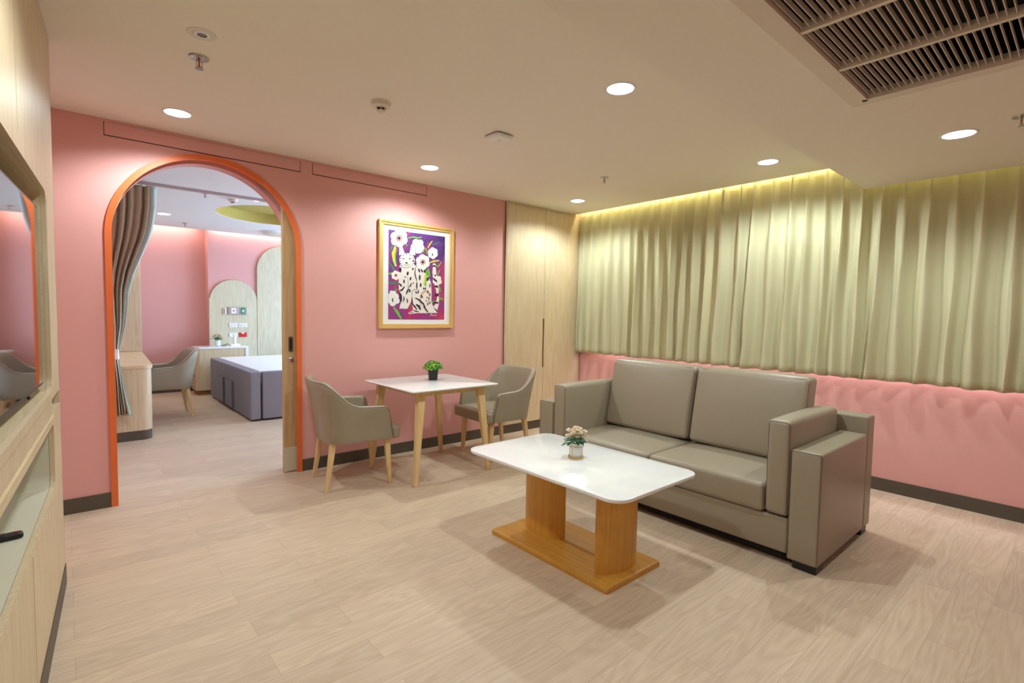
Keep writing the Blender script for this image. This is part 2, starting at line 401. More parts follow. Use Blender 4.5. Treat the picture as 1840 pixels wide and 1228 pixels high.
# bedroom shell
struct('wall_bedroom_left', box(B(), -.9, 0, .26, 5.7, 0, 2.85), PINK)
bm = box(B(), 5.6, 5.7, .26, 5.7, 0, 2.85); struct('wall_bedroom_right', bm, PINK)
bm = box(B(), 0, 1.765, 5.36, 5.7, 0, 2.85); box(bm, 1.765, 5.6, 5.15, 5.7, 0, 2.85)
struct('wall_bedroom_back', bm, PINK)
bm = B()
RC = (2.22, 2.93, .76)
circ = [(RC[0]+RC[2]*math.cos(2*PI*i/48), RC[1]+RC[2]*math.sin(2*PI*i/48)) for i in range(49)]
prism(bm, [(0, .2), (RC[0]+RC[2], .2)] + [circ[48-i] for i in range(0, 25)] + [(0, RC[1])], H, 2.75)   # front-left part
prism(bm, [(RC[0]+RC[2], RC[1])] + [circ[i] for i in range(1, 25)] + [(0, RC[1]), (0, 5.07), (RC[0]+RC[2], 5.07)], H, 2.75)
prism(bm, [(RC[0]+RC[2], .2), (5.6, .2), (5.6, 5.07), (RC[0]+RC[2], 5.07)], H, 2.75)
box(bm, 0, 5.6, .2, 5.7, 2.75, 2.85)
struct('ceiling_bedroom', bm, BCEIL)
bm = lathe(B(), [(RC[2]-.008, 2.601), (RC[2]-.008, 2.742), (0, 2.7425)], (RC[0], RC[1], 0), 64, close=False)
for v in bm.verts:
    pass
bmesh.ops.solidify(bm, geom=list(bm.faces), thickness=-.003)
struct('trim_3', bm, BYEL)
# window of the bedroom (out of frame, its daylight is the area light above)
bm = B()
for a, b, c, d in ((.55, 4.25, .82, .87), (.55, 4.25, 2.22, 2.27), (.55, .6, .87, 2.22), (4.2, 4.25, .87, 2.22), (2.38, 2.42, .87, 2.22)): box(bm, 5.5, 5.6, a, b, c, d)
struct('window_2', bm, WHITE)
# baseboards
bm = box(B(), -.5, AX-AR, -.010, 0, 0, .1); box(bm, AX+AR, 3.70, -.010, 0, 0, .1)
struct('baseboard_back', bm, BASEB)
bm = B(); shp(-.010, 0, -6.6, -.02, 0, .1); struct('baseboard_right', bm, BASEB)
bm = box(B(), 0, 1.765, 5.35, 5.36, 0, .1); box(bm, 1.755, 1.765, 5.14, 5.35, 0, .1); box(bm, 1.765, 5.6, 5.14, 5.15, 0, .1)
struct('baseboard_bedroom_back', bm, BASEB)
struct('baseboard_left', box(B(), -.5, -.49, -1.09, -.01, 0, .1), BASEB)

# sliding door
d = bpy.data.objects.new('door_1', None); C.objects.link(d); d.location = (1.352, .056, 0); d['kind'] = 'structure'
obj('door_leaf', bx(0, 1.25, -.020, .020, .008, 2.44, .002), DOORW, d)
obj('kick_plate', bx(-.001, 1.2, -.0225, -.0195, .008, .212, .001), CREAM, d)
bm = prism(B(), rrect(.040, .076, 1.012, 1.142, .016), -.023, -.019, 'xz'); h = obj('door_handle', bm, GUN, d)
bm = prism(B(), rrect(.049, .067, 1.03, 1.124, .009), -.0240, -.0225, 'xz'); obj('recess', bm, BLACK, h)
bm = B(); lathe(bm, [(0, 0), (.022, 0), (.022, .004), (.018, .007), (0, .007)], n=20)
lk = obj('lock', bm, METAL, d, (.058, -.020, .948), True, (PI/2, 0, 0))
obj('keyhole', bx(-.002, .002, -.008, .008, .0071, .0085), BLACK, lk)

# ------------------------------------------------------------------ access panels above the doorway
def access(x0, x1, lab):
    t = thing('access_panel', lab, 'access panel', ((x0+x1)/2, 0, 2.49), 0, 'access panels at the top of the pink wall')
    hw = (x1-x0)/2
    obj('shadow_gap', bx(-hw, hw, -.0015, 0, .0, .090), SHADOWGAP, t)
    obj('panel', bx(-hw+.004, hw-.004, -.003, -.0012, .006, .0885), PINK, t)
    for px in ((-hw*.66), hw*.80): obj('hinge', bx(px-.022, px+.022, -.005, -.002, .086, .094, .001), METAL, t)
access(.222, 1.486, 'long pink access panel at the wall top above the arched doorway')
access(1.581, 2.686, 'shorter pink access panel at the wall top above the framed painting')

# ------------------------------------------------------------------ ceiling fittings
def downlight(x, y, z, label, power=None, blend=.55, r=.072, group='recessed ceiling downlights', col=LAMP_COL):
    t = thing('downlight', label, 'ceiling light', (x, y, z), 0, group)
    obj('trim_ring', lathe(B(), [(r, -.004), (r+.010, -.005), (r+.013, 0), (r, 0)], n=32, close=False), WHITE, t, smooth=True)
    obj('lens', lathe(B(), [(0, -.003), (r, -.003), (r, -.001), (0, -.001)], n=32, close=False), LENS, t)
    l = bpy.data.lights.new('downlight_bulb', 'SPOT'); l.energy = power or LAMP_W; l.color = col
    l.spot_size = math.radians(158); l.spot_blend = blend; l.shadow_soft_size = .035
    o = bpy.data.objects.new('downlight_bulb', l); C.objects.link(o); o.parent = t; o.location = (0, 0, -.062)
downlight(.571, -.453, H, 'round lit downlight in the ceiling just in front of the arched doorway')
downlight(2.385, -.532, H, 'round lit downlight in the ceiling above the dining table and painting')
downlight(4.239, -.566, H, 'round lit downlight in the ceiling in front of the wardrobe corner')
downlight(2.310, -2.588, H, 'largest looking lit downlight, in the ceiling above the coffee table')
downlight(4.230, -2.576, H, 'round lit downlight beside the curtains, left of the lowered ceiling edge')
downlight(3.720, -3.808, HL, 'round lit downlight in the lowered ceiling to the right of the air grille', 36)
downlight(.50, -2.60, H, 'round lit downlight near the television wall unit, above the view')
downlight(.70, -5.60, HL, 'round lit downlight in the lowered ceiling behind the viewpoint, by the left wall', 22)
BL = (.86, .97, 1.0)
downlight(1.024, 3.861, H, 'lit downlight in the bedroom ceiling beside the taupe curtain', 16, group='bedroom downlights', col=BL)
downlight(1.690, 1.990, H, 'lit downlight in the bedroom ceiling by the arch top, next to the curtain track', 16, group='bedroom downlights', col=BL)

def sprinkler(x, y, z, label, s=1.0):
    t = thing('sprinkler', label, 'sprinkler', (x, y, z), 0, 'ceiling sprinklers')
    obj('escutcheon', lathe(B(), [(0, -.010*s), (.012*s, -.010*s), (.020*s, -.004*s), (.036*s, -.007*s), (.040*s, 0), (0, 0)], n=24, close=False), METAL, t, smooth=True)
    bm = B()
    for sx in (-1, 1): tube(bm, [(0, 0, -.008*s), (sx*.011*s, 0, -.018*s), (sx*.011*s, 0, -.036*s), (0, 0, -.046*s)], .0022*s, 6)
    obj('frame_arms', bm, METAL, t, smooth=True)
    obj('bulb', tube(B(), [(0, 0, -.012*s), (0, 0, -.042*s)], .004*s, 8), COPPER, t, smooth=True)
    obj('deflector', lathe(B(), [(0, -.050*s), (.016*s, -.050*s), (.016*s, -.047*s), (0, -.047*s)], n=20, close=False), METAL, t)
sprinkler(.530, -1.386, H, 'sprinkler head in the ceiling next to the round ceiling speaker', 1.15)
sprinkler(3.688, -1.375, H, 'small sprinkler head in the ceiling nearest the wardrobe')
sprinkler(3.607, -4.062, HL, 'sprinkler head in the lowered ceiling at the right photo edge')
sprinkler(1.17, 2.02, H, 'sprinkler head in the bedroom ceiling just behind the curtain track')
sprinkler(1.362, 4.50, H, 'sprinkler head deep in the bedroom ceiling near the pink wall')

t = thing('ceiling_speaker', 'round recessed speaker with grey centre in the ceiling beside a sprinkler', 'speaker', (.497, -1.644, H))
obj('bezel', lathe(B(), [(.036, -.003), (.058, -.003), (.060, 0), (.036, 0)], n=36, close=False), OFFW, t, smooth=True)
obj('shadow_ring', lathe(B(), [(.0, -.0015), (.040, -.0015), (.040, 0), (0, 0)], n=36, close=False), BLACK, t)
obj('inner_ring', lathe(B(), [(.020, -.006), (.034, -.005), (.036, -.001), (.020, -.001)], n=36, close=False), WHITE, t, smooth=True)
obj('grille', lathe(B(), [(0, -.005), (.021, -.004), (.021, -.001), (0, -.001)], n=30, close=False), mat('grey_mesh', rgb(140, 138, 134), .5, .4), t)
def smoke(x, y, label, s=1.0):
    t = thing('smoke_detector', label, 'smoke detector', (x, y, H), 0, 'smoke detectors')
    obj('housing', lathe(B(), [(0, -.030*s), (.034*s, -.030*s), (.047*s, -.022*s), (.050*s, 0), (0, 0)], n=32, close=False), OFFW, t, smooth=True)
    obj('sensing_slot', lathe(B(), [(0, -.043*s), (.020*s, -.043*s), (.020*s, -.030*s), (0, -.030*s)], n=24, close=False), BLACK, t)
    bm = lathe(B(), [(0, -.052*s), (.016*s, -.050*s), (.022*s, -.042*s), (0, -.042*s)], n=24, close=False)
    for k in range(6):
        a = PI/3*k; tube(bm, [(.021*s*math.cos(a), .021*s*math.sin(a), -.043*s), (.024*s*math.cos(a), .024*s*math.sin(a), -.029*s)], .0022*s, 5)
    obj('sensor_cap', bm, OFFW, t, smooth=True)
smoke(1.442, -1.507, 'round off-white smoke detector on the living room ceiling, beige with dark slots', 1.15)
smoke(1.47, 2.16, 'small smoke detector on the bedroom ceiling beside a lit downlight', 1.0)
t = thing('wireless_access_point', 'flat rounded square white wireless unit on the ceiling right of the smoke detector', 'access point', (2.311, -1.553, H), .0)
obj('mounting_plate', slab(rrect(-.055, .055, -.055, .055, .015), -.010, 0), mat('grey_plate', rgb(120, 112, 100), .6), t)
obj('cover', slab(rrect(-.078, .078, -.078, .078, .030), -.030, -.010, 0, .008), WHITE, t, smooth=True)
obj('indicator', bx(-.010, .010, -.003, .003, -.0312, -.0298), mat('grey_mark', rgb(170, 160, 160)), t)
t = thing('surface_ceiling_lamp', 'unlit round white ceiling lamp in the bedroom above the bed head', 'ceiling light', (2.62, 4.48, H))
obj('base_ring', lathe(B(), [(0, -.02), (.23, -.02), (.24, 0), (0, 0)], n=40, close=False), WHITE, t, smooth=True)
obj('diffuser', lathe(B(), [(0, -.055), (.12, -.050), (.19, -.035), (.21, -.02), (0, -.02)], n=40, close=False), OFFW, t, smooth=True)

# air return grille in the lowered ceiling
t = thing('air_return_grille', 'large rectangular beige louvred air grille in the lowered ceiling', 'air vent', (2.01, -4.185, HL))
bm = B(); gx, gy = .82, .595
for a, b, c, d_ in ((-gx-.056, gx+.056, gy, gy+.056), (-gx-.056, gx+.056, -gy-.056, -gy), (-gx-.056, -gx, -gy, gy), (gx, gx+.056, -gy, gy)): box(bm, a, b, c, d_, -.008, -.0002)
for a, b, c, d_ in ((-gx-.012, gx+.012, gy-.022, gy), (-gx-.012, gx+.012, -gy, -gy+.022), (-gx, -gx+.02, -gy, gy), (gx-.02, gx, -gy, gy)): box(bm, a, b, c, d_, -.012, .03)
obj('frame', bm, SLATM, t)
bm = B()
for k in range(50):
    y = -gy+.036+k*.0234
    if y > gy-.03: break
    v = [(y-.0012, .002), (y+.0012, .002), (y+.0016, .024), (y-.0008, .024)]
    prism(bm, v, -gx+.01, gx-.01, 'yz')
obj('louvre_slats', bm, SLATM, t)
for x in (-.41, 0, .41): obj('cross_bar', bx(x-.010, x+.010, -gy+.02, gy-.02, -.008, .026), SLATM, t)
bm = box(B(), -gx-.03, gx+.03, -gy-.02, gy+.02, .16, .18); box(bm, -gx-.03, -gx-.02, -gy-.02, gy+.02, .0, .16); box(bm, gx+.02, gx+.03, -gy-.02, gy+.02, 0, .16); box(bm, -gx-.02, gx+.02, -gy-.02, -gy-.01, 0, .16); box(bm, -gx-.02, gx+.02, gy+.01, gy+.02, 0, .16)
obj('dark_plenum', bm, VOID, t)

# ------------------------------------------------------------------ curtains at the window wall
pleats = [-.02, -.13,-.241,-.388,-.529,-.665,-.804,-.931,-1.067,-1.2,-1.355,-1.502,-1.619,-1.763,-1.928,-2.095,-2.219,-2.387,-2.546,-2.676,-2.816,-2.946,-3.088,-3.225,-3.362,-3.515,-3.665,-3.808,-3.972,-4.12,-4.27,-4.42,-4.56,-4.66]
def curtain_mesh(ya, yb, ztop, zbot, lean, seed, cl=4.878):
    if seed == 11: cl = 4.862
    rnd = random.Random(seed)
    pl = [p for p in pleats if ya+.05 >= p >= yb-.05]
    bm = B(); cols = []
    NZ = 34
    amp = [rnd.uniform(.75, 1.15) for _ in pl]; drift = [rnd.uniform(-.022, .022) for _ in pl]; sec = [rnd.uniform(.0, 1) for _ in pl]
    NU = int((ya-yb)/.0085)
    for i in range(NU+1):
        y = ya+(yb-ya)*i/NU
        k = 0
        while k < len(pl)-2 and y < pl[k+1]: k += 1
        f = (pl[k]-y)/(pl[k]-pl[k+1]); f = max(0, min(1, f))
        a = amp[k]*(1-f)+amp[k+1]*f; dr = drift[k]*(1-f)+drift[k+1]*f; s2 = sec[k]
        col = []
        for j in range(NZ+1):
            g = j/NZ; z = ztop+(zbot-ztop)*g
            sharp = 4.5*(1-min(1, g*3.0))+1.6
            base = (.5+.5*math.cos(2*PI*f))**sharp            # ridge at every pleat, toward the room
            lobe = s2*.34*g*math.exp(-((f-.52)/.13)**2) + .10*g*math.sin(7*f+s2*9)*(4*f*(1-f))
            asym = .16*math.sin(2*PI*f)*(.35+.65*g)
            A = .098*a*(.58+.42*g)
            x = cl+.016*y+.040 - A*(base+lobe+asym)
            yy = y + dr*g*1.5 + lean*g*(1-i/NU if lean > 0 else i/NU) + .010*math.sin(9*g+k*2.1)*g
            zz = z + (.0045*math.sin(40*y)+.006*(base-.5))*(g**6) - .010*g*a
            col.append(bm.verts.new((x, yy, zz)))
        cols.append(col)
    for a_, b_ in zip(cols, cols[1:]):
        for j in range(NZ): bm.faces.new((a_[j], b_[j], b_[j+1], a_[j+1]))
    return bm
def cloth(name, bm, m, parent, th=.0018):
    o = obj(name, bm, m, parent, smooth=True)
    md = o.modifiers.new('thickness', 'SOLIDIFY'); md.thickness = th; md.offset = 0
    return o
def curtain(ya, yb, lab, lean, seed):
    t = thing('curtain', lab, 'curtain', (0, 0, 0), 0, 'khaki curtains along the window wall')
    cloth('curtain_panel', curtain_mesh(ya, yb, 2.625, .898, lean, seed), CURT, t)
    obj('hem_stitch', curtain_hem(ya, yb, lean, seed), HEM, t)
    return t
def curtain_hem(ya, yb, lean, seed):
    """stitch line of the hem, lying on the folds"""
    src = curtain_mesh(ya, yb, 2.625, .898, lean, seed)
    bm = B(); src.verts.ensure_lookup_table(); NZ = 34; n = len(src.verts)//(NZ+1); rows = []
    for i in range(n):
        c = src.verts[i*(NZ+1)+NZ-1].co
        rows.append([bm.verts.new((c.x-.0016, c.y, c.z+.0008)), bm.verts.new((c.x-.0016, c.y, c.z-.0008))])
    src.free()
    for a, b in zip(rows, rows[1:]): bm.faces.new((a[0], b[0], b[1], a[1]))
    return bm
curtain(-.035, -1.93, 'left khaki window curtain panel, hanging beside the wardrobe', 0, 3)
curtain(-1.905, -4.66, 'right khaki window curtain panel, the wider one reaching under the lowered ceiling', .045, 11)

# ------------------------------------------------------------------ wardrobe beside the curtains
t = thing('wardrobe', 'tall pale wood wardrobe with two doors between pink wall and curtains', 'wardrobe', (3.69, 0, 0))
WW = 1.243
bm = box(B(), 0, WW, -.012, -.0005, .10, 2.597); obj('carcass', bm, SHADOWGAP, t)
bm = box(B(), 0, .014, -.030, -.012, .1, 2.597); box(bm, WW-.016, WW, -.030, -.012, .1, 2.597); box(bm, .014, WW-.016, -.026, -.012, 2.578, 2.597)
obj('surround', bm, OAK, t)
dl = obj('door', prism(B(), [(.017, .102), (.595, .102), (.595, .72), (.580, .735), (.580, 1.30), (.595, 1.315), (.595, 2.574), (.017, 2.574)], -.031, -.0125, 'xz'), OAK, t)
obj('pull_edge', bx(.580, .583, -.034, -.013, .735, 1.30), DOORW, dl)
dr_ = obj('door', prism(B(), [(.599, .102), (WW-.019, .102), (WW-.019, 2.574), (.599, 2.574), (.599, 1.31), (.607, 1.30), (.607, .735), (.599, .72)], -.031, -.0125, 'xz'), OAK, t)
obj('pull_edge', bx(.604, .607, -.034, -.013, .735, 1.30), DOORW, dr_)
obj('plinth', box(B(), 0, WW, -.012, -.0005, 0, .10), BASEB, t)

# ------------------------------------------------------------------ television wall unit (left)
t = thing('television_wall_unit', 'tall pale wood wall unit with television niche and open cream shelf', 'wall unit', (.045, 0, 0), math.atan(-.065)*0)
SL = .065
def sk(bm):
    for v in bm.verts: v.co.x += SL*v.co.y
    return bm
def panel_hole(y0, y1, z0, z1, hy0, hy1, hz0, hz1, r, x0, x1):
    """board in the yz plane with a round-cornered opening"""
    bm = B(); hole = rrect(hy0, hy1, hz0, hz1, r, 8); n = len(hole)
    q = n//4
    corners = [(y1, z1), (y0, z1), (y0, z0), (y1, z0)]
    for x in (x0, x1):
        hv = [bm.verts.new((x, p[0], p[1])) for p in hole]; cv = [bm.verts.new((x, p[0], p[1])) for p in corners]
        for c in range(4):
            seg = hv[c*q:(c+1)*q]
            for a, b in zip(seg, seg[1:]): bm.faces.new((cv[c], a, b))
            bm.faces.new((cv[c], seg[-1], hv[((c+1)*q) % n], cv[(c+1) % 4]))
        if x == x0: A, CA = hv, cv
        else: D_, CD = hv, cv
    for i in range(n): bm.faces.new((A[i], A[(i+1) % n], D_[(i+1) % n], D_[i]))
    for i in range(4): bm.faces.new((CA[i], CA[(i+1) % 4], CD[(i+1) % 4], CD[i]))
    return bm
YE, YN = -1.09, -4.36       # far and near ends of the unit
obj('carcass', sk(bx(-.40, -.33, YN, YE, 0, 2.597)), OAK, t)
obj('door_backing', sk(box(box(B(), -.030, -.019, YN+.03, YE-.03, 1.88, 2.59), -.030, -.019, YN+.03, YE-.03, .105, .55)), SHADOWGAP, t)
bm = B(); box(bm, -.33, -.0, YE-.018, YE, .1, 2.597); box(bm, -.33, 0, YN, YN+.018, .1, 2.597); box(bm, -.33, -.02, YN, YE, 2.57, 2.597)
box(bm, -.33, -.02, YN, YE, 1.855, 1.87); box(bm, -.33, -.02, YN, YE, .10, .115)
obj('side_panel', sk(bm), OAK, t)
for a, b in ((-2.150, YE-.003), (-3.22, -2.158), (YN, -3.228)):
    obj('upper_door', sk(bx(-.018, 0, a, b, 1.90, 2.594)), OAK, t)
    obj('lower_door', sk(bx(-.018, 0, a+.002, b, .102, .5545)), OAK, t)
obj('niche_surround', sk(panel_hole(YN, YE, .965, 1.90, -4.2, -1.42, 1.0, 1.845, .07, -.018, .0)), OAK, t)
bm = sk(panel_hole(YN+.05, YE-.02, .97, 1.87, -4.2, -1.42, 1.0, 1.845, .07, -.14, -.0185)); obj('niche_lining', bm, OAKH, t)
obj('niche_back', sk(bx(-.16, -.141, YN+.05, YE-.03, .97, 1.87)), OAK, t)
for a, b in ((-2.17, -1.43), (-3.22, -2.174), (YN, -3.224)):
    obj('drawer', sk(bx(-.016, -.001, a, b, .905, .962)), OAK, t)
bm = sk(prism(B(), [(-4.2, .868), (-1.43, .868), (-1.41, .878), (-1.41, .898), (-4.2, .898)], -.02, .006, 'yz')); obj('shelf_lip', bm, OAKH, t)
bm = sk(panel_hole(YN, YE, .5565, .902, -4.2, -1.40, .578, .866, .055, -.0180, -.0005)); obj('open_shelf_surround', bm, OAK, t)
bm = sk(panel_hole(YN+.05, YE-.02, .56, .90, -4.2, -1.40, .578, .866, .055, -.315, -.019)); obj('open_shelf', bm, CREAM, t)
obj('open_shelf_back', sk(bx(-.329, -.316, YN+.05, YE-.03, .56, .90)), CREAM, t)
obj('plinth', sk(box(B(), -.33, .004, YN, YE+.002, 0, .10)), BASEB, t)
# television
ang = math.atan(.065)
t = thing('television', 'large flat black television reflecting the room, in the wall unit niche', 'television', (.045-SL*1.48-.084*.62, -2.10, 1.005), -math.atan(.084))
obj('housing', bx(-.060, -.032, -.60, .60, .05, .735, .004), BLACK, t)
obj('bezel', prism(B(), rrect(-.62, .62, .035, .765, .006), -.040, -.022, 'yz'), mat('grey_bezel', rgb(70, 66, 64), .3, .5), t)
obj('screen', prism(B(), rrect(-.611, .611, .047, .757, .003), -.023, -.0205, 'yz'), GLASSB, t)
for y in (-.40, .38): 
    bm = B(); tube(bm, [(-.095, y-.0, .006), (-.055, y, .045), (-.036, y, .006)], .006, 8); obj('foot', bm, BLACK, t, smooth=True)
obj('cable', tube(B(), [(-.06, .05+.02*math.sin(i*.7)+.025*i, .008+.012*abs(math.sin(i*.9))) for i in range(17)], .004, 7), BLACK, t, smooth=True)
# remote
t = thing('remote_control', 'slim black remote control with a red button on the cream shelf', 'remote control', (-.208, -2.0, .5785), math.radians(8))
obj('body', slab(rrect(-.085, .085, -.021, .021, .012), 0, .017, .005, .003), BLACK, t, smooth=True)
bm = B()
for i in range(7):
    for j in range(3): box(bm, -.07+i*.017, -.06+i*.017, -.014+j*.0105, -.0075+j*.0105, .0165, .0188)
obj('buttons', bm, mat('grey_rubber', rgb(70, 70, 74), .7), t)
obj('power_button', lathe(B(), [(0, 0), (.005, 0), (.005, .002), (0, .002)], (.068, .006, .0168), 14, close=False), RED, t)

# ------------------------------------------------------------------ armchairs
def path_pt(s, hb=.285, xa=-.075, a=.205, xf=.23):
    """s in [0,1] round the shell from one arm front round the back to the other; returns x,y and outward normal"""
    L1 = xf-xa; L2 = 1.05*(a+hb)*.80; T = 2*L1+2*L2; d = s*T
    e = 2.7
    if d < L1: return (xf-d, -hb, 0, -1)
    if d > T-L1: return (xf-(T-d), hb, 0, 1)
    th = -PI/2 - PI*(d-L1)/(2*L2)
    c, sn = math.cos(th), math.sin(th)
    x = xa+a*math.copysign(abs(c)**(2/e), c); y = hb*math.copysign(abs(sn)**(2/e), sn)
    nx = math.copysign(abs(c)**(2-2/e), c)/a; ny = math.copysign(abs(sn)**(2-2/e), sn)/hb
    n = math.hypot(nx, ny) or 1
    return (x, y, nx/n, ny/n)
def make_chair(label, loc, rot):
    t = thing('dining_armchair', label, 'armchair', loc, rot, 'taupe armchairs with wooden legs')
    bm = B(); NS = 72; rings = []; pipe = []
    for i in range(NS+1):
        s = i/NS; x, y, nx, ny = path_pt(s)
        m = abs(2*s-1)                                   # 0 at the back middle, 1 at the arm fronts
        q = max(0, min(1, (m-.24)/.40)); q = q*q*(3-2*q)
        top = .838*(1-q)+.645*q - .012*max(0, (m-.62)/.38)
        rear = 1-q
        edge = max(0, (m-.93)/.07)
        zb = .372-.006*rear
        th = .052*(1-.25*edge)
        lean_t = .018+.055*rear
        if m > .93: top -= .030*edge**2.2
        prof = [(-.030, zb+.004), (-.010, zb-.004), (-.004, zb+.012), (.0, zb+.05)] 
        for k in range(1, 7):
            g = k/6; z = zb+.05+(top-.022-zb-.05)*g
            prof.append((lean_t*g**1.2, z))
        prof += [(lean_t-.002, top-.012), (lean_t-.012, top-.002), (lean_t-.026, top), (lean_t-.040, top-.003), (lean_t-th, top-.014)]
        for k in range(5, -1, -1):
            g = k/6; z = zb+.05+(top-.022-zb-.05)*g
            prof.append((lean_t*g**1.2-th, z))
        prof.append((-th, zb+.01))
        slide = .042*max(0, (m-.72)/.28)
        rg = []
        for o_, z in prof:
            xx = x+nx*o_ - slide*((z-zb)/(top-zb))
            rg.append(bm.verts.new((xx, y+ny*o_, z)))
        rings.append(rg)
        pipe.append((x+nx*(lean_t-.004)-slide, y+ny*(lean_t-.004), top-.010))
    n = len(rings[0])
    for a, b in zip(rings, rings[1:]):
        for k in range(n): bm.faces.new((a[k], a[(k+1) % n], b[(k+1) % n], b[k]))
    bm.faces.new(rings[0][::-1]); bm.faces.new(rings[-1])
    sh = obj('shell', bm, LEATH, t, smooth=True)
    bm = B(); tube(bm, pipe, .0038, 6)
    fr = [Vector((path_pt(0)[0]+.002-.042*g, -.285-.018*g*.9, .372+(.60-.372)*g)) for g in (0, .25, .5, .75, 1)]
    tube(bm, [(p.x, p.y+.0, p.z) for p in fr]+[pipe[0]], .0034, 6); tube(bm, [(p.x, -p.y, p.z) for p in fr]+[pipe[-1]], .0034, 6)
    obj('piping', bm, LEATHP, sh, smooth=True)
    bm = B(); rbox(bm, (.015, 0, .418), (.235, .232, .052), .022, 3, 6, (0, 0, .012)); rbox(bm, (.250, 0, .414), (.042, .276, .048), .020, 3, 6, (.006, 0, .004))
    obj('seat', bm, LEATH, t, smooth=True)
    for sx, bxx, txx in ((1, .222, .200), (-1, -.262, -.205)):
        for sy in (-1, 1):
            by = .222 if sx > 0 else .212; ty = .212 if sx > 0 else .185
            obj('leg', taper(B(), (bxx, sy*by, 0), (txx, sy*ty, .385), (.0135, .0135), (.023, .023)), LEGW, t)
    return t
ch = make_chair('taupe armchair left of the dining table, its back to the arched doorway', (1.735, -.463, 0), math.radians(-8))
copy_tree(ch, (3.125, -.560, 0), math.radians(178), 'taupe armchair right of the dining table, in front of the wardrobe')
copy_tree(ch, (.925, 3.245, 0), math.radians(180), 'armchair at the bedroom desk, seen through the arched doorway')

# ------------------------------------------------------------------ dining table
t = thing('dining_table', 'square dining table with glossy white top and splayed pale wood legs', 'table', (2.390, -.560, 0))
obj('tabletop', slab(rrect(-.430, .425, -.440, .395, .035), .745, .760, .003, .007), MARB, t, smooth=True)
bm = B()
for a, b, c, e in ((-.30, .30, -.345, -.325), (-.30, .30, .310, .330), (-.315, -.295, -.325, .310), (.295, .315, -.325, .310)): box(bm, a, b, c, e, .700, .7445)
obj('apron', bm, LEGW, t)
for sx in (-1, 1):
    for sy in (-1, 1):
        obj('leg', taper(B(), (sx*.362, sy*.372, 0), (sx*.290, sy*.330, .744), (.016, .016), (.036, .024)), LEGW, t)
# potted plant
t = thing('potted_plant', 'small bushy green artificial plant in a black pot on the dining table', 'plant', (2.470, -.480, .760))
obj('pot', lathe(B(), [(0, 0), (.039, 0), (.047, .092), (.050, .092), (.050, .102), (.045, .102), (.043, .090), (0, .090)], n=24, close=False), BLACK, t, smooth=True)
bm = B()
rnd = random.Random(5)
for i in range(900):
    u = rnd.random(); a = rnd.uniform(0, 2*PI); ph = math.acos(1-1.15*u)
    R = .082*rnd.uniform(.78, 1.03)
    c = Vector((R*1.05*math.sin(ph)*math.cos(a), R*1.05*math.sin(ph)*math.sin(a), .104+R*.80*math.cos(ph)))
    nrm = (c-Vector((0, 0, .07))).normalized(); tx = nrm.cross(Vector((rnd.uniform(-1, 1), rnd.uniform(-1, 1), rnd.uniform(-1, 1)))).normalized(); ty = nrm.cross(tx)
    s = rnd.uniform(.007, .012)
    vs = [bm.verts.new(c+p) for p in (tx*s*.45, ty*s+nrm*s*.5, -tx*s*.45, -ty*s*.6)]
    f = bm.faces.new(vs); f.material_index = rnd.choice((0, 0, 0, 1, 1, 2)); 
lathe(bm, [(0, .095), (.046, .095), (.060, .112), (.048, .140), (0, .155)], n=14, mi=1, close=False)
obj('foliage', bm, [GRN, GRND, GRNY], t)

# ------------------------------------------------------------------ framed painting
t = thing('framed_painting', 'pine framed painting of a spotted cat among white flowers on pink wall', 'painting', (2.580, 0, 1.703))
fw_, fh_ = .410, .500
def frame_ring(bm, hw, hh, hw2, hh2, y0, y1):
    prism_pts = [[(-hw, -hh), (hw, -hh), (hw, hh), (-hw, hh)], [(-hw2, -hh2), (hw2, -hh2), (hw2, hh2), (-hw2, hh2)]]
    O, I = prism_pts; V = lambda L, y: [bm.verts.new((p[0], y, p[1])) for p in L]
    o0, o1, i0, i1 = V(O, y0), V(O, y1), V(I, y0), V(I, y1)
    for k in range(4):
        j = (k+1) % 4
        for q in ((o0[k], o0[j], o1[j], o1[k]), (i0[k], i1[k], i1[j], i0[j]), (o1[k], o1[j], i1[j], i1[k]), (o0[k], i0[k], i0[j], o0[j])): bm.faces.new(q)
bm = B(); frame_ring(bm, fw_, fh_, fw_-.020, fh_-.020, -.002, -.036); frame_ring(bm, fw_-.019, fh_-.019, fw_-.042, fh_-.042, -.002, -.028)
bevel(bm, .0025, 2)
obj('frame', bm, FRAMEW, t)
obj('mat_board', bx(-fw_+.035, fw_-.035, -.016, -.004, -fh_+.035, fh_-.035), MATB, t)
AW, AH = .310, .415
art = obj('canvas', bx(-AW, AW, -.0172, -.0160, -AH, AH), canvas_mat(), t)
def uv(px, py):
    x = (px-200)/570.0
    yt = 185+67*(px-205)/570.0
    v = (py-yt)/(1083-yt)
    return (-AW+2*AW*max(0, min(1, x)), AH-2*AH*max(0, min(1, v)))
layer = [0]
def poly(bm, pts, mi):
    layer[0] += 1
    y = -.0173-.000018*layer[0]
    vs = [bm.verts.new((uv(*p)[0], y, uv(*p)[1])) for p in pts]
    try: f = bm.faces.new(vs); f.material_index = mi
    except ValueError: pass
def ell(bm, cx, cy, rx, ry, mi, rot=0, n=14, wob=0):
    rr = random.Random(int(cx*7+cy)); 
    pts = []
    for i in range(n):
        a = 2*PI*i/n; k = 1+wob*math.sin(5*a+cx)
        x, y = rx*k*math.cos(a), ry*k*math.sin(a); c, s = math.cos(rot), math.sin(rot)
        pts.append((cx+x*c-y*s, cy+x*s+y*c))
    poly(bm, pts, mi)
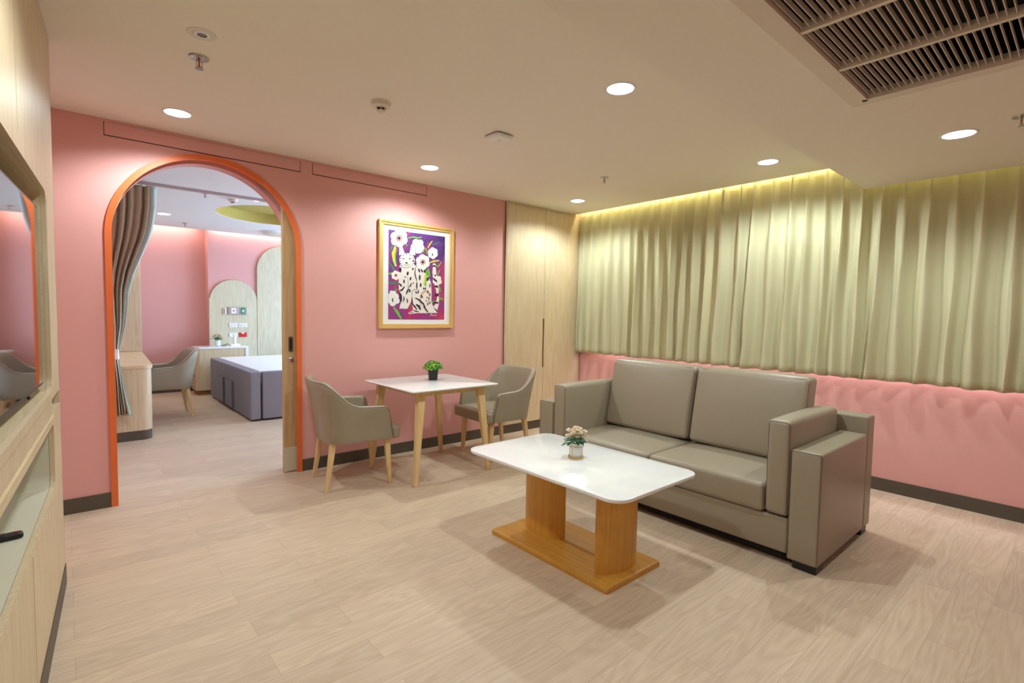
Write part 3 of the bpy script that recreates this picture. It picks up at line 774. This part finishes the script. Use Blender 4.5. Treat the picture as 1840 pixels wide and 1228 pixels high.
def stroke(bm, pts, w, mi):
    L = [Vector(p) for p in pts]; a, b = [], []
    n = len(L)
    for i, p in enumerate(L):
        tt = (L[min(i+1, n-1)]-L[max(i-1, 0)]).normalized(); nn = Vector((-tt.y, tt.x)); ww = w*(.35+.65*math.sin(PI*min(.92, max(.08, i/(n-1)))))
        a.append(tuple(p+nn*ww)); b.append(tuple(p-nn*ww))
    poly(bm, a+b[::-1], mi)
PC = dict(w=0, cream=1, navy=2, g=3, y=4, teal=5, red=6, tan=7)
PM = [mat('art_white', rgb(238, 236, 228)), mat('art_cream', rgb(240, 230, 220)), mat('art_navy', rgb(34, 30, 58)), mat('art_green', rgb(110, 190, 40)),
      mat('art_yellow', rgb(215, 215, 50)), mat('art_teal', rgb(40, 140, 100)), mat('art_red', rgb(200, 70, 50)), mat('art_tan', rgb(214, 176, 150))]
bm = B()
for pts, wd, c in (([(215,400),(240,340),(235,300),(225,290)],9,'teal'), ([(265,350),(245,420),(255,490),(270,550)],16,'y'), ([(275,370),(262,440),(270,520)],7,'g'), ([(205,505),(240,560),(262,620),(270,660)],9,'teal'),
    ([(380,268),(440,255),(480,265),(525,255)],7,'g'), ([(200,625),(225,622),(245,632)],12,'g'), ([(200,720),(250,715),(305,720)],12,'teal'), ([(265,735),(258,780),(262,810)],6,'teal'), ([(282,770),(270,810)],7,'g'),
    ([(250,960),(285,1010),(325,1078)],14,'g'), ([(300,905),(350,900),(420,935)],11,'teal'), ([(545,410),(535,350),(570,380),(580,430)],9,'g'), ([(590,365),(605,330),(635,292)],7,'y'), ([(625,330),(680,318),(715,300)],6,'teal'),
    ([(605,510),(650,495),(710,488)],9,'y'), ([(640,520),(700,550),(735,500)],9,'g'), ([(690,640),(705,605),(720,575)],7,'g'), ([(590,565),(600,610),(608,650)],11,'g'), ([(705,740),(715,770),(728,800)],12,'g'), ([(690,890),(730,870),(760,880)],11,'g'), ([(630,915),(650,900),(680,898)],7,'g'), ([(360,310),(375,350),(385,330)],7,'g'), ([(590,300),(570,420)],8,'red'), ([(385,215),(410,225)],9,'red')):
    stroke(bm, pts, wd, PC[c])
def flower(cx, cy, r, n=6, core=True, mi=0):
    for k in range(n):
        a = 2*PI*k/n+.4; ell(bm, cx+r*.55*math.cos(a), cy+r*.62*math.sin(a), r*.52, r*.52, mi)
    ell(bm, cx, cy, r*.55, r*.6, mi)
    if core:
        for k in range(9):
            a = 2*PI*k/9; stroke(bm, [(cx+r*.16*math.cos(a), cy+r*.16*math.sin(a)), (cx+r*.30*math.cos(a), cy+r*.3*math.sin(a)), (cx+r*.44*math.cos(a), cy+r*.46*math.sin(a))], r*.07, PC['red'])
        ell(bm, cx, cy, r*.17, r*.18, PC['navy'])
flower(300, 270, 80); flower(482, 345, 66, 5, False); ell(bm, 495, 395, 38, 24, PC['cream']); flower(640, 415, 52, 6, False); ell(bm, 636, 430, 6, 14, PC['navy'])
flower(690, 690, 48, 5, False); flower(245, 880, 62, 5, False); flower(240, 830, 36, 5, False); ell(bm, 240, 888, 6, 22, PC['navy']); flower(270, 640, 42, 6, True)
# tail
poly(bm, [(640,560),(655,545),(672,560),(680,620),(690,700),(705,770),(710,850),(708,930),(690,1000),(660,990),(640,960),(675,925),(690,850),(672,770),(650,700),(636,620)], PC['cream'])
ell(bm, 655, 535, 16, 20, PC['cream'])
for pts in ([(634,610),(655,640),(678,620),(672,650),(645,635)], [(645,655),(688,690),(690,710),(650,685)], [(655,742),(690,735),(702,765),(672,758)], [(665,825),(708,815),(706,848),(668,845)], [(655,900),(706,905),(700,925),(650,912)], [(640,950),(690,985),(692,1010),(648,985)]): poly(bm, pts, PC['navy'])
ell(bm, 655, 543, 15, 9, PC['navy'])
# body
poly(bm, [(305,540),(330,520),(440,520),(480,560),(545,580),(590,640),(622,710),(630,800),(628,900),(650,960),(695,1015),(600,1018),(480,1018),(400,1028),(392,1015),(440,990),(430,900),(425,850),(430,800),(420,900),(385,975),(305,975),(312,935),(330,890),(300,800),(296,700)], PC['cream'])
ell(bm, 560, 870, 55, 90, PC['tan'], .2); ell(bm, 560, 880, 40, 76, PC['cream'], .2)
# head and ears
poly(bm, [(298,440),(298,360),(310,318),(335,360),(356,425)], PC['w']); poly(bm, [(396,425),(410,360),(440,322),(458,370),(460,440)], PC['w'])
ell(bm, 378, 488, 76, 72, PC['cream'], n=24); 
poly(bm, [(362,440),(386,440),(392,500),(372,520),(356,500)], PC['w'])
for x, y, rx, ry in ((342,474,9,7),(404,472,9,7),(372,515,12,8),(440,495,9,9),(315,468,5,6),(312,498,5,5),(318,520,5,5),(326,540,5,4),(436,468,5,5),(438,518,5,5),(428,535,5,4),(340,437,5,5),(372,428,4,8),(408,437,5,5)): ell(bm, x, y, rx, ry, PC['navy'])
ell(bm, 342, 474, 4, 3, PC['tan']); ell(bm, 404, 472, 4, 3, PC['tan'])
stroke(bm, [(345,528),(360,540),(375,536),(392,540),(405,526)], 2.5, PC['navy'])
stroke(bm, [(305,535),(340,560),(380,562),(420,552)], 2.5, PC['navy']); stroke(bm, [(298,440),(300,370),(312,320),(336,362),(356,425)], 2, PC['navy']); stroke(bm, [(396,425),(412,362),(440,322),(458,370),(460,440)], 2, PC['navy'])
for x, y, rx, ry, ro in ((312,585,12,28,0),(384,620,10,20,.2),(348,700,8,20,0),(412,672,9,18,.2),(435,575,8,14,.5),(505,660,9,30,.0),(498,590,8,22,-.4),(525,590,8,22,-.6),(555,600,10,14,-.6),(476,740,7,40,0),(515,735,9,22,0),(588,675,12,22,.3),(610,740,6,22,0),(527,850,9,18,-.4),(490,805,8,15,0),(470,810,7,16,-.5),(405,795,8,18,.2),(590,805,7,14,.3),(612,830,6,14,0),(583,860,6,10,0),(548,770,8,12,0),(440,715,6,8,.6),(360,655,8,6,.5),(565,770,6,14,.3),(600,870,5,12,0),(612,915,6,14,0),(590,925,6,14,.1),(575,895,5,10,0)): ell(bm, x, y, rx, ry, PC['navy'], ro, 10)
stroke(bm, [(460,560),(455,620),(465,660),(478,695)], 6, PC['navy']); stroke(bm, [(298,720),(315,735),(325,752)], 9, PC['navy']); stroke(bm, [(300,800),(330,785),(355,750)], 9, PC['navy'])
stroke(bm, [(395,760),(415,740),(420,715)], 7, PC['navy']); stroke(bm, [(370,830),(380,800),(400,770)], 8, PC['navy']); stroke(bm, [(305,810),(320,840),(322,885),(310,900)], 9, PC['navy'])
stroke(bm, [(460,865),(500,885),(545,925),(565,965)], 9, PC['navy']); stroke(bm, [(470,930),(500,950),(515,985)], 13, PC['navy']); stroke(bm, [(435,925),(455,950),(480,985)], 8, PC['navy']); stroke(bm, [(545,950),(575,985),(595,1012)], 8, PC['navy'])
stroke(bm, [(428,860),(432,910),(440,935)], 5, PC['navy']); stroke(bm, [(345,850),(350,880),(338,905)], 6, PC['navy']); stroke(bm, [(375,870),(385,900),(378,915)], 6, PC['navy']); stroke(bm, [(445,990),(470,1000),(500,1005)], 6, PC['navy']); stroke(bm, [(400,1018),(420,1008),(440,1012)], 4, PC['navy'])
ell(bm, 330, 950, 20, 24, PC['w']); ell(bm, 372, 955, 18, 22, PC['w'])
for x in (322, 334, 366, 378): stroke(bm, [(x, 962), (x, 976)], 2, PC['navy'])
stroke(bm, [(385,650),(390,740),(378,810)], 2, PC['navy']); stroke(bm, [(430,860),(425,800),(450,780),(500,785)], 2.5, PC['navy'])
flower(535, 505, 70)
stroke(bm, [(575,585),(570,640),(560,700),(565,745)], 14, PC['g']); stroke(bm, [(570,620),(556,690),(548,735)], 8, PC['y'])
# small painted scribble of a signature
stroke(bm, [(600,1042),(612,1025),(618,1045),(630,1030),(642,1046),(655,1032),(668,1044),(690,1034)], 3, PC['w']); stroke(bm, [(606,1020),(625,1016),(600,1055)], 2.5, PC['w'])
obj('painted_figures', bm, PM, art)

# ------------------------------------------------------------------ coffee table
t = thing('coffee_table', 'low coffee table, white rounded top on two curved honey oak pillars', 'coffee table', (2.195, -2.410, 0))
obj('tabletop', slab(rrect(-.330, .395, -.580, .600, .085, 8), .500, .520, .004, .006), MARB, t, smooth=True)
bm = slab(rrect(-.232, .232, -.452, .452, .014), 0, .030, .012); obj('base_plate', bm, TEAKH, t)
def lens(cx, cy, L, W, rot, n=14):
    pts = []
    for s in (1, -1):
        for i in range(n):
            g = -1+2*i/n if s > 0 else 1-2*i/n
            pts.append((g*L/2, s*W/2*(1-abs(g)**2.2)+s*.012*(1-abs(g)**12)))
    c, s_ = math.cos(rot), math.sin(rot)
    return [(cx+x*c-y*s_, cy+x*s_+y*c) for x, y in pts]
for args in ((.010, .225, .33, .125, math.radians(92)), (.0, -.325, .325, .125, math.radians(-2))):
    obj('pillar', prism(B(), lens(*args), .030, .500), TEAK, t, smooth=True)
# vase of flowers builder
def vase(label, loc, s, seed, gold=True, group='small vases of artificial flowers'):
    t = thing('flower_vase', label, 'flower vase', loc, 0, group)
    obj('vase_pot', lathe(B(), [(0, .004*s), (.030*s, .004*s), (.031*s, .075*s), (.029*s, .075*s), (.027*s, .06*s), (0, .06*s)], n=28, close=False), MARB if gold else WHITE, t, smooth=True)
    if gold:
        bm = B()
        lathe(bm, [(.030*s, 0), (.038*s, 0), (.038*s, .009*s), (.0325*s, .009*s)], n=28, close=False)
        tube(bm, [(.037*s*math.cos(2*PI*i/28), .037*s*math.sin(2*PI*i/28), .058*s) for i in range(28)], .0016*s, 6, True)
        for a in (.2, 1.77, 3.34, 4.91): tube(bm, [(.0365*s*math.cos(a), .0365*s*math.sin(a), .005*s), (.0365*s*math.cos(a), .0365*s*math.sin(a), .058*s)], .0014*s, 6)
        obj('wire_stand', bm, GOLD, t, smooth=True)
    rnd = random.Random(seed); bm = B()
    heads = [(-.034,-.010,.112),(-.014,-.030,.118),(.012,-.026,.112),(.034,-.006,.108),(.0,.004,.138),(.020,.022,.124),(-.024,.022,.126),(-.002,.036,.116),(-.044,.010,.104),(.046,.014,.100),(-.026,-.026,.104),(.026,-.030,.100),(-.012,-.016,.130),(.016,.0,.132),(.034,-.020,.118),(-.036,-.016,.120)]
    for hx, hy, hz in heads:
        c = Vector((hx*s, hy*s, hz*s))
        for lay, (nn, rr, up) in enumerate(((7, .017, .0), (6, .013, .004), (4, .008, .008))):
            for k in range(nn):
                a = 2*PI*k/nn+lay*.5+rnd.uniform(-.2, .2); R = rr*s*1.35*rnd.uniform(.9, 1.1)
                d1 = Vector((math.cos(a), math.sin(a), .55+.5*lay)).normalized(); d2 = Vector((-math.sin(a), math.cos(a), 0))
                b0 = c+Vector((0, 0, up*s))
                vs = [bm.verts.new(p) for p in (b0, b0+d1*R*.6+d2*R*.42, b0+d1*R, b0+d1*R*.6-d2*R*.42)]
                bm.faces.new(vs).material_index = 0
    for i in range(16):
        a = rnd.uniform(0, 2*PI); R = rnd.uniform(.030, .062)*s; z = rnd.uniform(.085, .150)*s*(1.15-.5*R/(.062*s))
        c = Vector((R*math.cos(a), R*math.sin(a), z))
        for k in range(5):
            b = 2*PI*k/5; d1 = Vector((math.cos(b), math.sin(b), .4)); d2 = Vector((-math.sin(b), math.cos(b), 0)); r = .006*s
            bm.faces.new([bm.verts.new(p) for p in (c, c+d1*r*.6+d2*r*.4, c+d1*r, c+d1*r*.6-d2*r*.4)]).material_index = 1
    obj('blossoms', bm, [PEACH, PETAL], t)
    bm = B()
    lathe(bm, [(0, .06*s), (.024*s, .065*s), (.032*s, .090*s), (.022*s, .108*s), (0, .112*s)], n=12, close=False)
    for i in range(26):
        a = rnd.uniform(0, 2*PI); el = rnd.uniform(-.1, .5); L = rnd.uniform(.026, .048)*s
        if i == 0: a, L = PI*.97, .078*s
        p0 = Vector((.020*s*math.cos(a), .020*s*math.sin(a), rnd.uniform(.074, .095)*s)); dd = Vector((math.cos(a), math.sin(a), el)); sd = Vector((-math.sin(a), math.cos(a), 0))*rnd.uniform(.008, .011)*s
        vs = [p0, p0+dd*L*.4+sd+Vector((0, 0, .004*s)), p0+dd*L*.75+sd*.8, p0+dd*L-Vector((0, 0, .010*s)), p0+dd*L*.75-sd*.8, p0+dd*L*.4-sd+Vector((0, 0, .004*s))]
        bm.faces.new([bm.verts.new(v) for v in vs])
    obj('leaves', bm, LEAF, t)
    bm = B()
    for i in range(9):
        a = rnd.uniform(0, 2*PI); R = rnd.uniform(.03, .05)*s; tube(bm, [(.006*s*math.cos(a), .006*s*math.sin(a), .07*s), (R*.6*math.cos(a), R*.6*math.sin(a), .11*s), (R*math.cos(a), R*math.sin(a), .135*s)], .0009*s, 5)
    obj('stems', bm, GRND, t)
    return t
vase('white vase with gold wire band and peach flowers on the coffee table', (2.262, -2.375, .520), 1.22, 3)

# ------------------------------------------------------------------ sofa
t = thing('sofa', 'two seat taupe leather sofa with boxy arms facing the coffee table', 'sofa', (2.96, -2.405, 0))
# local: x from 0 (front) to .94, y from -1.055 (right) to +1.055 (left)
def rb(x0, x1, y0, y1, z0, z1, r=.014, puff=(0, 0, 0), n=3, k=6, shear=None):
    return rbox(B(), ((x0+x1)/2, (y0+y1)/2, (z0+z1)/2), ((x1-x0)/2, (y1-y0)/2, (z1-z0)/2), r, n, k, puff, 0, shear)
def seam(pts, r=.0028, closed=True): return tube(B(), pts, r, 6, closed)
def loop_yz(x, y0, y1, z0, z1, r):  return [(x, p[0], p[1]) for p in rrect(y0, y1, z0, z1, r, 5)]
for sy in (-1, 1):
    y0, y1 = sorted((sy*.900, sy*1.055))
    a = obj('outer_arm', rb(0, .790, y0, y1, .045, .655, .014, (0, .003, .002)), LEATH, t, smooth=True)
    obj('seam', seam([(.0015, p[0], p[1]) for p in rrect(y0+.004, y1-.004, .05, .650, .010, 4)], .0018), LEATHP, a, smooth=True)
    y0, y1 = sorted((sy*.772, sy*.895))
    a = obj('arm_cushion', rb(.0, .765, y0, y1, .272, .800, .024, (.004, .008, .010)), LEATH, t, smooth=True)
    obj('seam', seam([(.004, p[0], p[1]) for p in rrect(y0+.007, y1-.007, .280, .792, .018, 4)], .0020), LEATHP, a, smooth=True)
obj('front_rail', rb(.015, .70, -.898, .898, .062, .262, .014, (.003, 0, 0)), LEATH, t, smooth=True)
obj('back_frame', rb(.795, .935, -1.055, 1.055, .045, .762, .016, (.004, 0, .003)), LEATH, t, smooth=True)
for y0, y1 in ((-.768, -.004), (.004, .768)):
    a = obj('seat_cushion', rb(-.002, .70, y0, y1, .264, .425, .024, (.006, .0, .020), 3, 12), LEATH, t, smooth=True)
    bm = tube(B(), loop_yz(.006, y0+.008, y1-.008, .268, .414, .014), .0030, 6, True)
    obj('piping', bm, LEATHP, a, smooth=True)
tilt = math.radians(11)
def lean(o): return Vector((o.x+(o.z+.26)*math.tan(tilt), o.y, o.z))
for y0, y1 in ((-.780, -.006), (.006, .768)):
    a = obj('back_cushion', rb(.500, .640, y0, y1, .450, .985, .030, (.034, 0, .012), 4, 14, lean), LEATH, t, smooth=True)
    pts = []
    for p in rrect(y0+.010, y1-.010, .458, .977, .030, 5):
        o_ = lean(Vector((-.062, p[0], p[1]-.7175))); pts.append((.570+o_.x, p[0], p[1]))
    obj('piping', tube(B(), pts, .0034, 6, True), LEATHP, a, smooth=True)
for x in (.02, .80):
    for sy in (-1, 1):
        obj('foot', bx(x, x+.11, sy*.985-.06, sy*.985+.06, 0, .047, .003), BLACK, t)
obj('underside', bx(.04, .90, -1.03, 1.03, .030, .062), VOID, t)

# ------------------------------------------------------------------ bedroom
# tie-back curtain
t = thing('bedroom_curtain', 'taupe privacy curtain tied back at the left of the arched doorway', 'curtain', (0, 1.91, 0))
def interp(z, tab):
    for (z0, a), (z1, b) in zip(tab, tab[1:]):
        if z0 >= z >= z1: g = (z0-z)/(z0-z1); return a+(b-a)*g
    return tab[-1][1] if z < tab[-1][0] else tab[0][1]
Rt = [(2.56, .722), (2.35, .712), (2.16, .685), (2.03, .650), (1.914, .605), (1.7, .525), (1.518, .478), (1.30, .458), (1.164, .440), (1.05, .412), (.95, .392), (.85, .384), (.70, .408), (.57, .425), (.42, .452), (.28, .478)]
Lt = [(2.56, .06), (2.1, .08), (1.7, .14), (1.3, .22), (.95, .315), (.85, .322), (.57, .300), (.28, .25)]
def bed_curtain(u0, u1, off, mi_edges=True):
    bm = B(); NU, NZ = 110, 60; cols = []
    for i in range(NU+1):
        u = u0+(u1-u0)*i/NU; col = []
        for j in range(NZ+1):
            z = 2.56-(2.56-.29)*j/NZ
            l, r = interp(z, Lt), interp(z, Rt); w = (r-l)
            ph = u*10.0
            sh = math.cos(2*PI*ph); A = .030 + .012*math.sin(u*23)
            A *= .62+.6*min(1, abs(z-.9)/.8)
            x = l+w*(u+.012*math.sin(2*PI*ph+.8)); y = -A*(sh*.75+.25*math.cos(2*PI*ph*2+1)) + off
            col.append(bm.verts.new((x, y, z+.006*math.sin(u*60)*(j/NZ)**8)))
        cols.append(col)
    for a, b in zip(cols, cols[1:]):
        for j in range(NZ): bm.faces.new((a[j], b[j], b[j+1], a[j+1]))
    return bm
cloth('curtain_panel', bed_curtain(0, .93, 0), BCURT, t)
bm = B(); cols = []
for i in range(7):
    u = .915+.085*i/6; col = []
    for j in range(61):
        z = 2.56-(2.56-.285)*j/60; l, r = interp(z, Lt), interp(z, Rt)
        col.append(bm.verts.new((l+(r-l)*u+.004, -.030-.012*math.sin(i*.9+z*2), z)))
    cols.append(col)
for a, b in zip(cols, cols[1:]):
    for j in range(60): bm.faces.new((a[j], b[j], b[j+1], a[j+1]))
cloth('painted_lit_edge', bm, DAYLIT, t)  # pale strip paints daylight along the curtain's edge
for i, (k0, dx) in enumerate(((.10, .0), (.34, .0), (.58, .0), (.80, .0))):
    pts = [(interp(z, Lt)+(interp(z, Rt)-interp(z, Lt))*(k0+.02*math.sin(z*2)), -.050, z) for z in [1.9-.06*j for j in range(27)]]
    obj('painted_lit_fold', tube(B(), pts, [.0015+.004*max(0, math.sin(PI*min(1, j/26*1.0))) for j in range(27)], 6), DAYLIT, t, smooth=True)  # thin mint tubes paint lit streaks onto the folds
bm = B(); 
obj('tieback', slab(rrect(.308, .394, -.055, .045, .030), .850, .950, .004, .004), WHITE, t, smooth=True)
t = thing('curtain_track', 'grey curtain track across the bedroom ceiling behind the arch', 'curtain track', (2.6, 1.91, H-.028))
obj('rail', bx(-2.55, 2.95, -.016, .016, 0, .028, .003), mat('track_metal', rgb(190, 178, 176), .4, .2), t)
for i in range(8): obj('glider', bx(-2.52+i*.086, -2.51+i*.086, -.005, .005, -.014, 0), WHITE, t)
# desk
t = thing('bedroom_desk', 'pale wood bedroom desk with a rounded end panel behind the curtain', 'desk', (0.02, 2.02, 0))
obj('end_panel', prism(B(), [(0, 0)]+[(.555+.095*math.sin(PI/2*i/8), .095*(1-math.cos(PI/2*i/8))) for i in range(9)]+[(.655, .40), (0, .40)], .10, .735), OAK, t, smooth=True)
obj('plinth', prism(B(), [(0, .004)]+[(.555+.092*math.sin(PI/2*i/8), .004+.092*(1-math.cos(PI/2*i/8))) for i in range(9)]+[(.650, .40), (0, .40)], 0, .10), BASEB, t, smooth=True)
obj('desktop', prism(B(), [(0, -.006)]+[(.560+.100*math.sin(PI/2*i/8), -.006+.100*(1-math.cos(PI/2*i/8))) for i in range(9)]+[(.752, 2.036), (0, 2.036)], .735, .766), wood('desk_top_ash', rgb(226, 200, 160), rgb(208, 180, 140), 'y'), t)
obj('back_support', bx(0, .70, 1.98, 2.03, 0, .735), OAK, t)
t = thing('bedroom_cabinet', 'tall pale wood cabinet at the far end of the bedroom desk', 'cabinet', (.02, 4.065, 0))
obj('body', bx(0, .755, 0, .62, .1, 2.55, .003), OAK, t); obj('plinth', bx(0, .75, .01, .62, 0, .1), BASEB, t)
obj('door', bx(.012, .742, -.018, -.001, .77, 2.54, .001), OAK, t)
# headboard panels
def arch_panel(pts, y0, y1): return prism(B(), pts, y0, y1, 'xz')
n = 24
c1x, r1, z1_ = 2.134, .352, 1.482
pts = [(1.768, 0.0), (2.484, 0.0), (2.484, z1_+.03)]+[(c1x+r1*math.cos(PI*i/n), z1_+r1*math.sin(PI*i/n)) for i in range(n+1)]+[(1.782, 1.527), (1.768, 1.527)]
o = tag(obj('wall_panel', arch_panel(pts, 5.115, 5.139), OAKP), 'shorter pale wood wall panel with arched top holding the sockets', 'wall panel', 'arched wood panels on the bedroom wall')
c2x, r2_, z2_ = 2.925, .435, 2.02
pts = [(2.488, 0.0), (3.36, 0.0)]+[(c2x+r2_*math.cos(PI*i/n), z2_+r2_*math.sin(PI*i/n)) for i in range(n+1)]
tag(obj('wall_panel', arch_panel(pts, 5.110, 5.139), OAKP), 'taller pale wood wall panel with arched top beside the door leaf', 'wall panel', 'arched wood panels on the bedroom wall')
# plates on the short panel
PY = 5.115
def plate(nm, x0, x1, z0, z1, lab, cat, m, extra, dep=.012, group=None):
    t = thing(nm, lab, cat, ((x0+x1)/2, PY, (z0+z1)/2), 0, group); hw, hh = (x1-x0)/2, (z1-z0)/2
    obj('face_plate', bx(-hw, hw, -dep, 0, -hh, hh, .003), m, t); extra(t, hw, hh, dep); return t
def e_small(t, hw, hh, d): obj('lever', bx(-.008, .010, -d-.012, -d, -hh*.8, hh*.8, .002), METAL, t)
plate('call_handset_holder', 1.968, 2.012, 1.262, 1.368, 'narrow white bracket left of the gas outlets on the wood panel', 'bracket', WHITE, e_small, .02)
def e_gas(t, hw, hh, d):
    obj('valve_face', bx(-hw*.45, hw*.55, -d-.006, -d, -hh*.8, hh*.8, .002), WHITE, t)
    obj('port', lathe(B(), [(0, 0), (.010, 0), (.010, .006), (0, .006)], n=16, close=False), BLACK, t, (.004, -d-.006, 0), False, (PI/2, 0, 0))
plate('gas_outlet', 2.040, 2.188, 1.262, 1.382, 'white square gas outlet between bracket and green outlet', 'gas outlet', METAL, e_gas, .03, 'medical gas outlets')
def e_gasg(t, hw, hh, d):
    obj('green_label', bx(-hw*.62, hw*.42, -d-.004, -d, -hh*.85, hh*.9, .001), GREEN, t)
    obj('port_ring', bx(-hw*.35, hw*.15, -d-.012, -d-.004, -hh*.4, hh*.35, .003), WHITE, t)
    obj('port', bx(-hw*.17, -hw*.03, -d-.014, -d-.011, -hh*.12, hh*.12, .001), BLACK, t)
plate('gas_outlet', 2.196, 2.335, 1.262, 1.382, 'green labelled gas outlet, rightmost in the upper row of plates', 'gas outlet', METAL, e_gasg, .03, 'medical gas outlets')
def e_sock(t, hw, hh, d):
    for x in (-hw*.42, hw*.42): obj('socket_insert', bx(x-.016, x+.016, -d-.003, -d, -hh*.55, hh*.55, .001), OFFW, t)
def e_sw(t, hw, hh, d): obj('socket_insert', bx(-.012, .012, -d-.003, -d, -hh*.55, hh*.55, .001), OFFW, t)
plate('wall_socket', 2.052, 2.182, 1.046, 1.116, 'white double socket left in the middle row on the wood panel', 'socket', WHITE, e_sock, group='white wall sockets')
plate('wall_socket', 2.196, 2.327, 1.046, 1.116, 'white double socket right in the middle row on the wood panel', 'socket', WHITE, e_sock, group='white wall sockets')
plate('wall_socket', 2.052, 2.182, .886, .958, 'white socket directly left of the red socket on the wood panel', 'socket', WHITE, e_sw, group='white wall sockets')
def e_red(t, hw, hh, d):
    obj('white_tab', bx(-.020, .020, -d-.003, -d, hh*.45, hh*.98, .001), WHITE, t); obj('socket_insert', bx(-.030, .030, -d-.004, -d, -hh*.5, hh*.3, .001), RED, t)
plate('emergency_socket', 2.195, 2.321, .884, .958, 'bright red emergency socket on the wood panel above the bedside cabinet', 'socket', RED, e_red)
# bedside cabinet
t = thing('bedside_cabinet', 'pale wood bedside cabinet with white marble top between chair and bed', 'bedside cabinet', (1.51, 4.76, 0))
obj('body', prism(B(), rrect(0, .700, 0, .345, [.0, .0, .07, .0], 8), .075, .725), OAK, t, smooth=True)
bm = prism(B(), rrect(-.008, .745, -.010, .350, [.0, .0, .07, .0], 8), .725, .752); box(bm, .700, .745, -.010, .350, 0, .725)
obj('marble_top', bm, MARB, t)
obj('plinth', prism(B(), rrect(.025, .700, .025, .340, [0, 0, .05, 0], 8), 0, .075), wood('plinth_wood', rgb(150, 106, 60), rgb(120, 80, 44), 'x'), t)
for z in (.30, .52): obj('pull', bx(-.014, 0, .10, .17, z-.008, z+.008, .002), GUN, t)
vase('small white vase of pale flowers on the bedside cabinet', (1.845, 4.93, .752), 1.35, 9, False)
t = thing('desk_telephone', 'white cordless telephone standing in its cradle on the bedside cabinet', 'telephone', (2.08, 4.90, .752), .2)
obj('cradle', slab(rrect(-.085, .085, -.05, .05, .045), 0, .030, .008), WHITE, t, smooth=True)
obj('handset', bx(-.006, .030, -.014, .012, .028, .165, .006, 3), WHITE, t, smooth=True)
obj('cable', tube(B(), [(-.07, .02, .02), (-.11, .0, .035), (-.14, .02, .015), (-.10, .06, .01), (-.16, .08, .008)], .005, 7), BLACK, t, smooth=True)
# bed
t = thing('bed', 'low bed with grey upholstered sides and white top behind the arch', 'bed', (1.66, 2.275, 0))
obj('side_panel', rb(0, .115, .0, 2.24, .022, .600, .012), GREYF, t, smooth=True)
obj('front_panel', rb(.135, 2.1, -.01, .10, .022, .600, .012), GREYF, t, smooth=True)
obj('base', rb(.11, 2.1, .09, 2.24, .05, .45, .012), GREYF, t, smooth=True)
obj('mattress', rb(.118, 2.09, .06, 2.24, .45, .607, .012), SHEET, t, smooth=True)
for y in (1.02, 1.52):
    fl = obj('side_flap', rb(-.020, -.002, y-.20, y+.20, .05, .40, .006), GREYF, t, smooth=True)
    obj('edge_strip', bx(-.022, -.018, y-.205, y-.190, .05, .405), BLACK, fl)
    obj('top_strip', bx(-.023, -.002, y-.20, y+.20, .400, .405), METAL, fl)
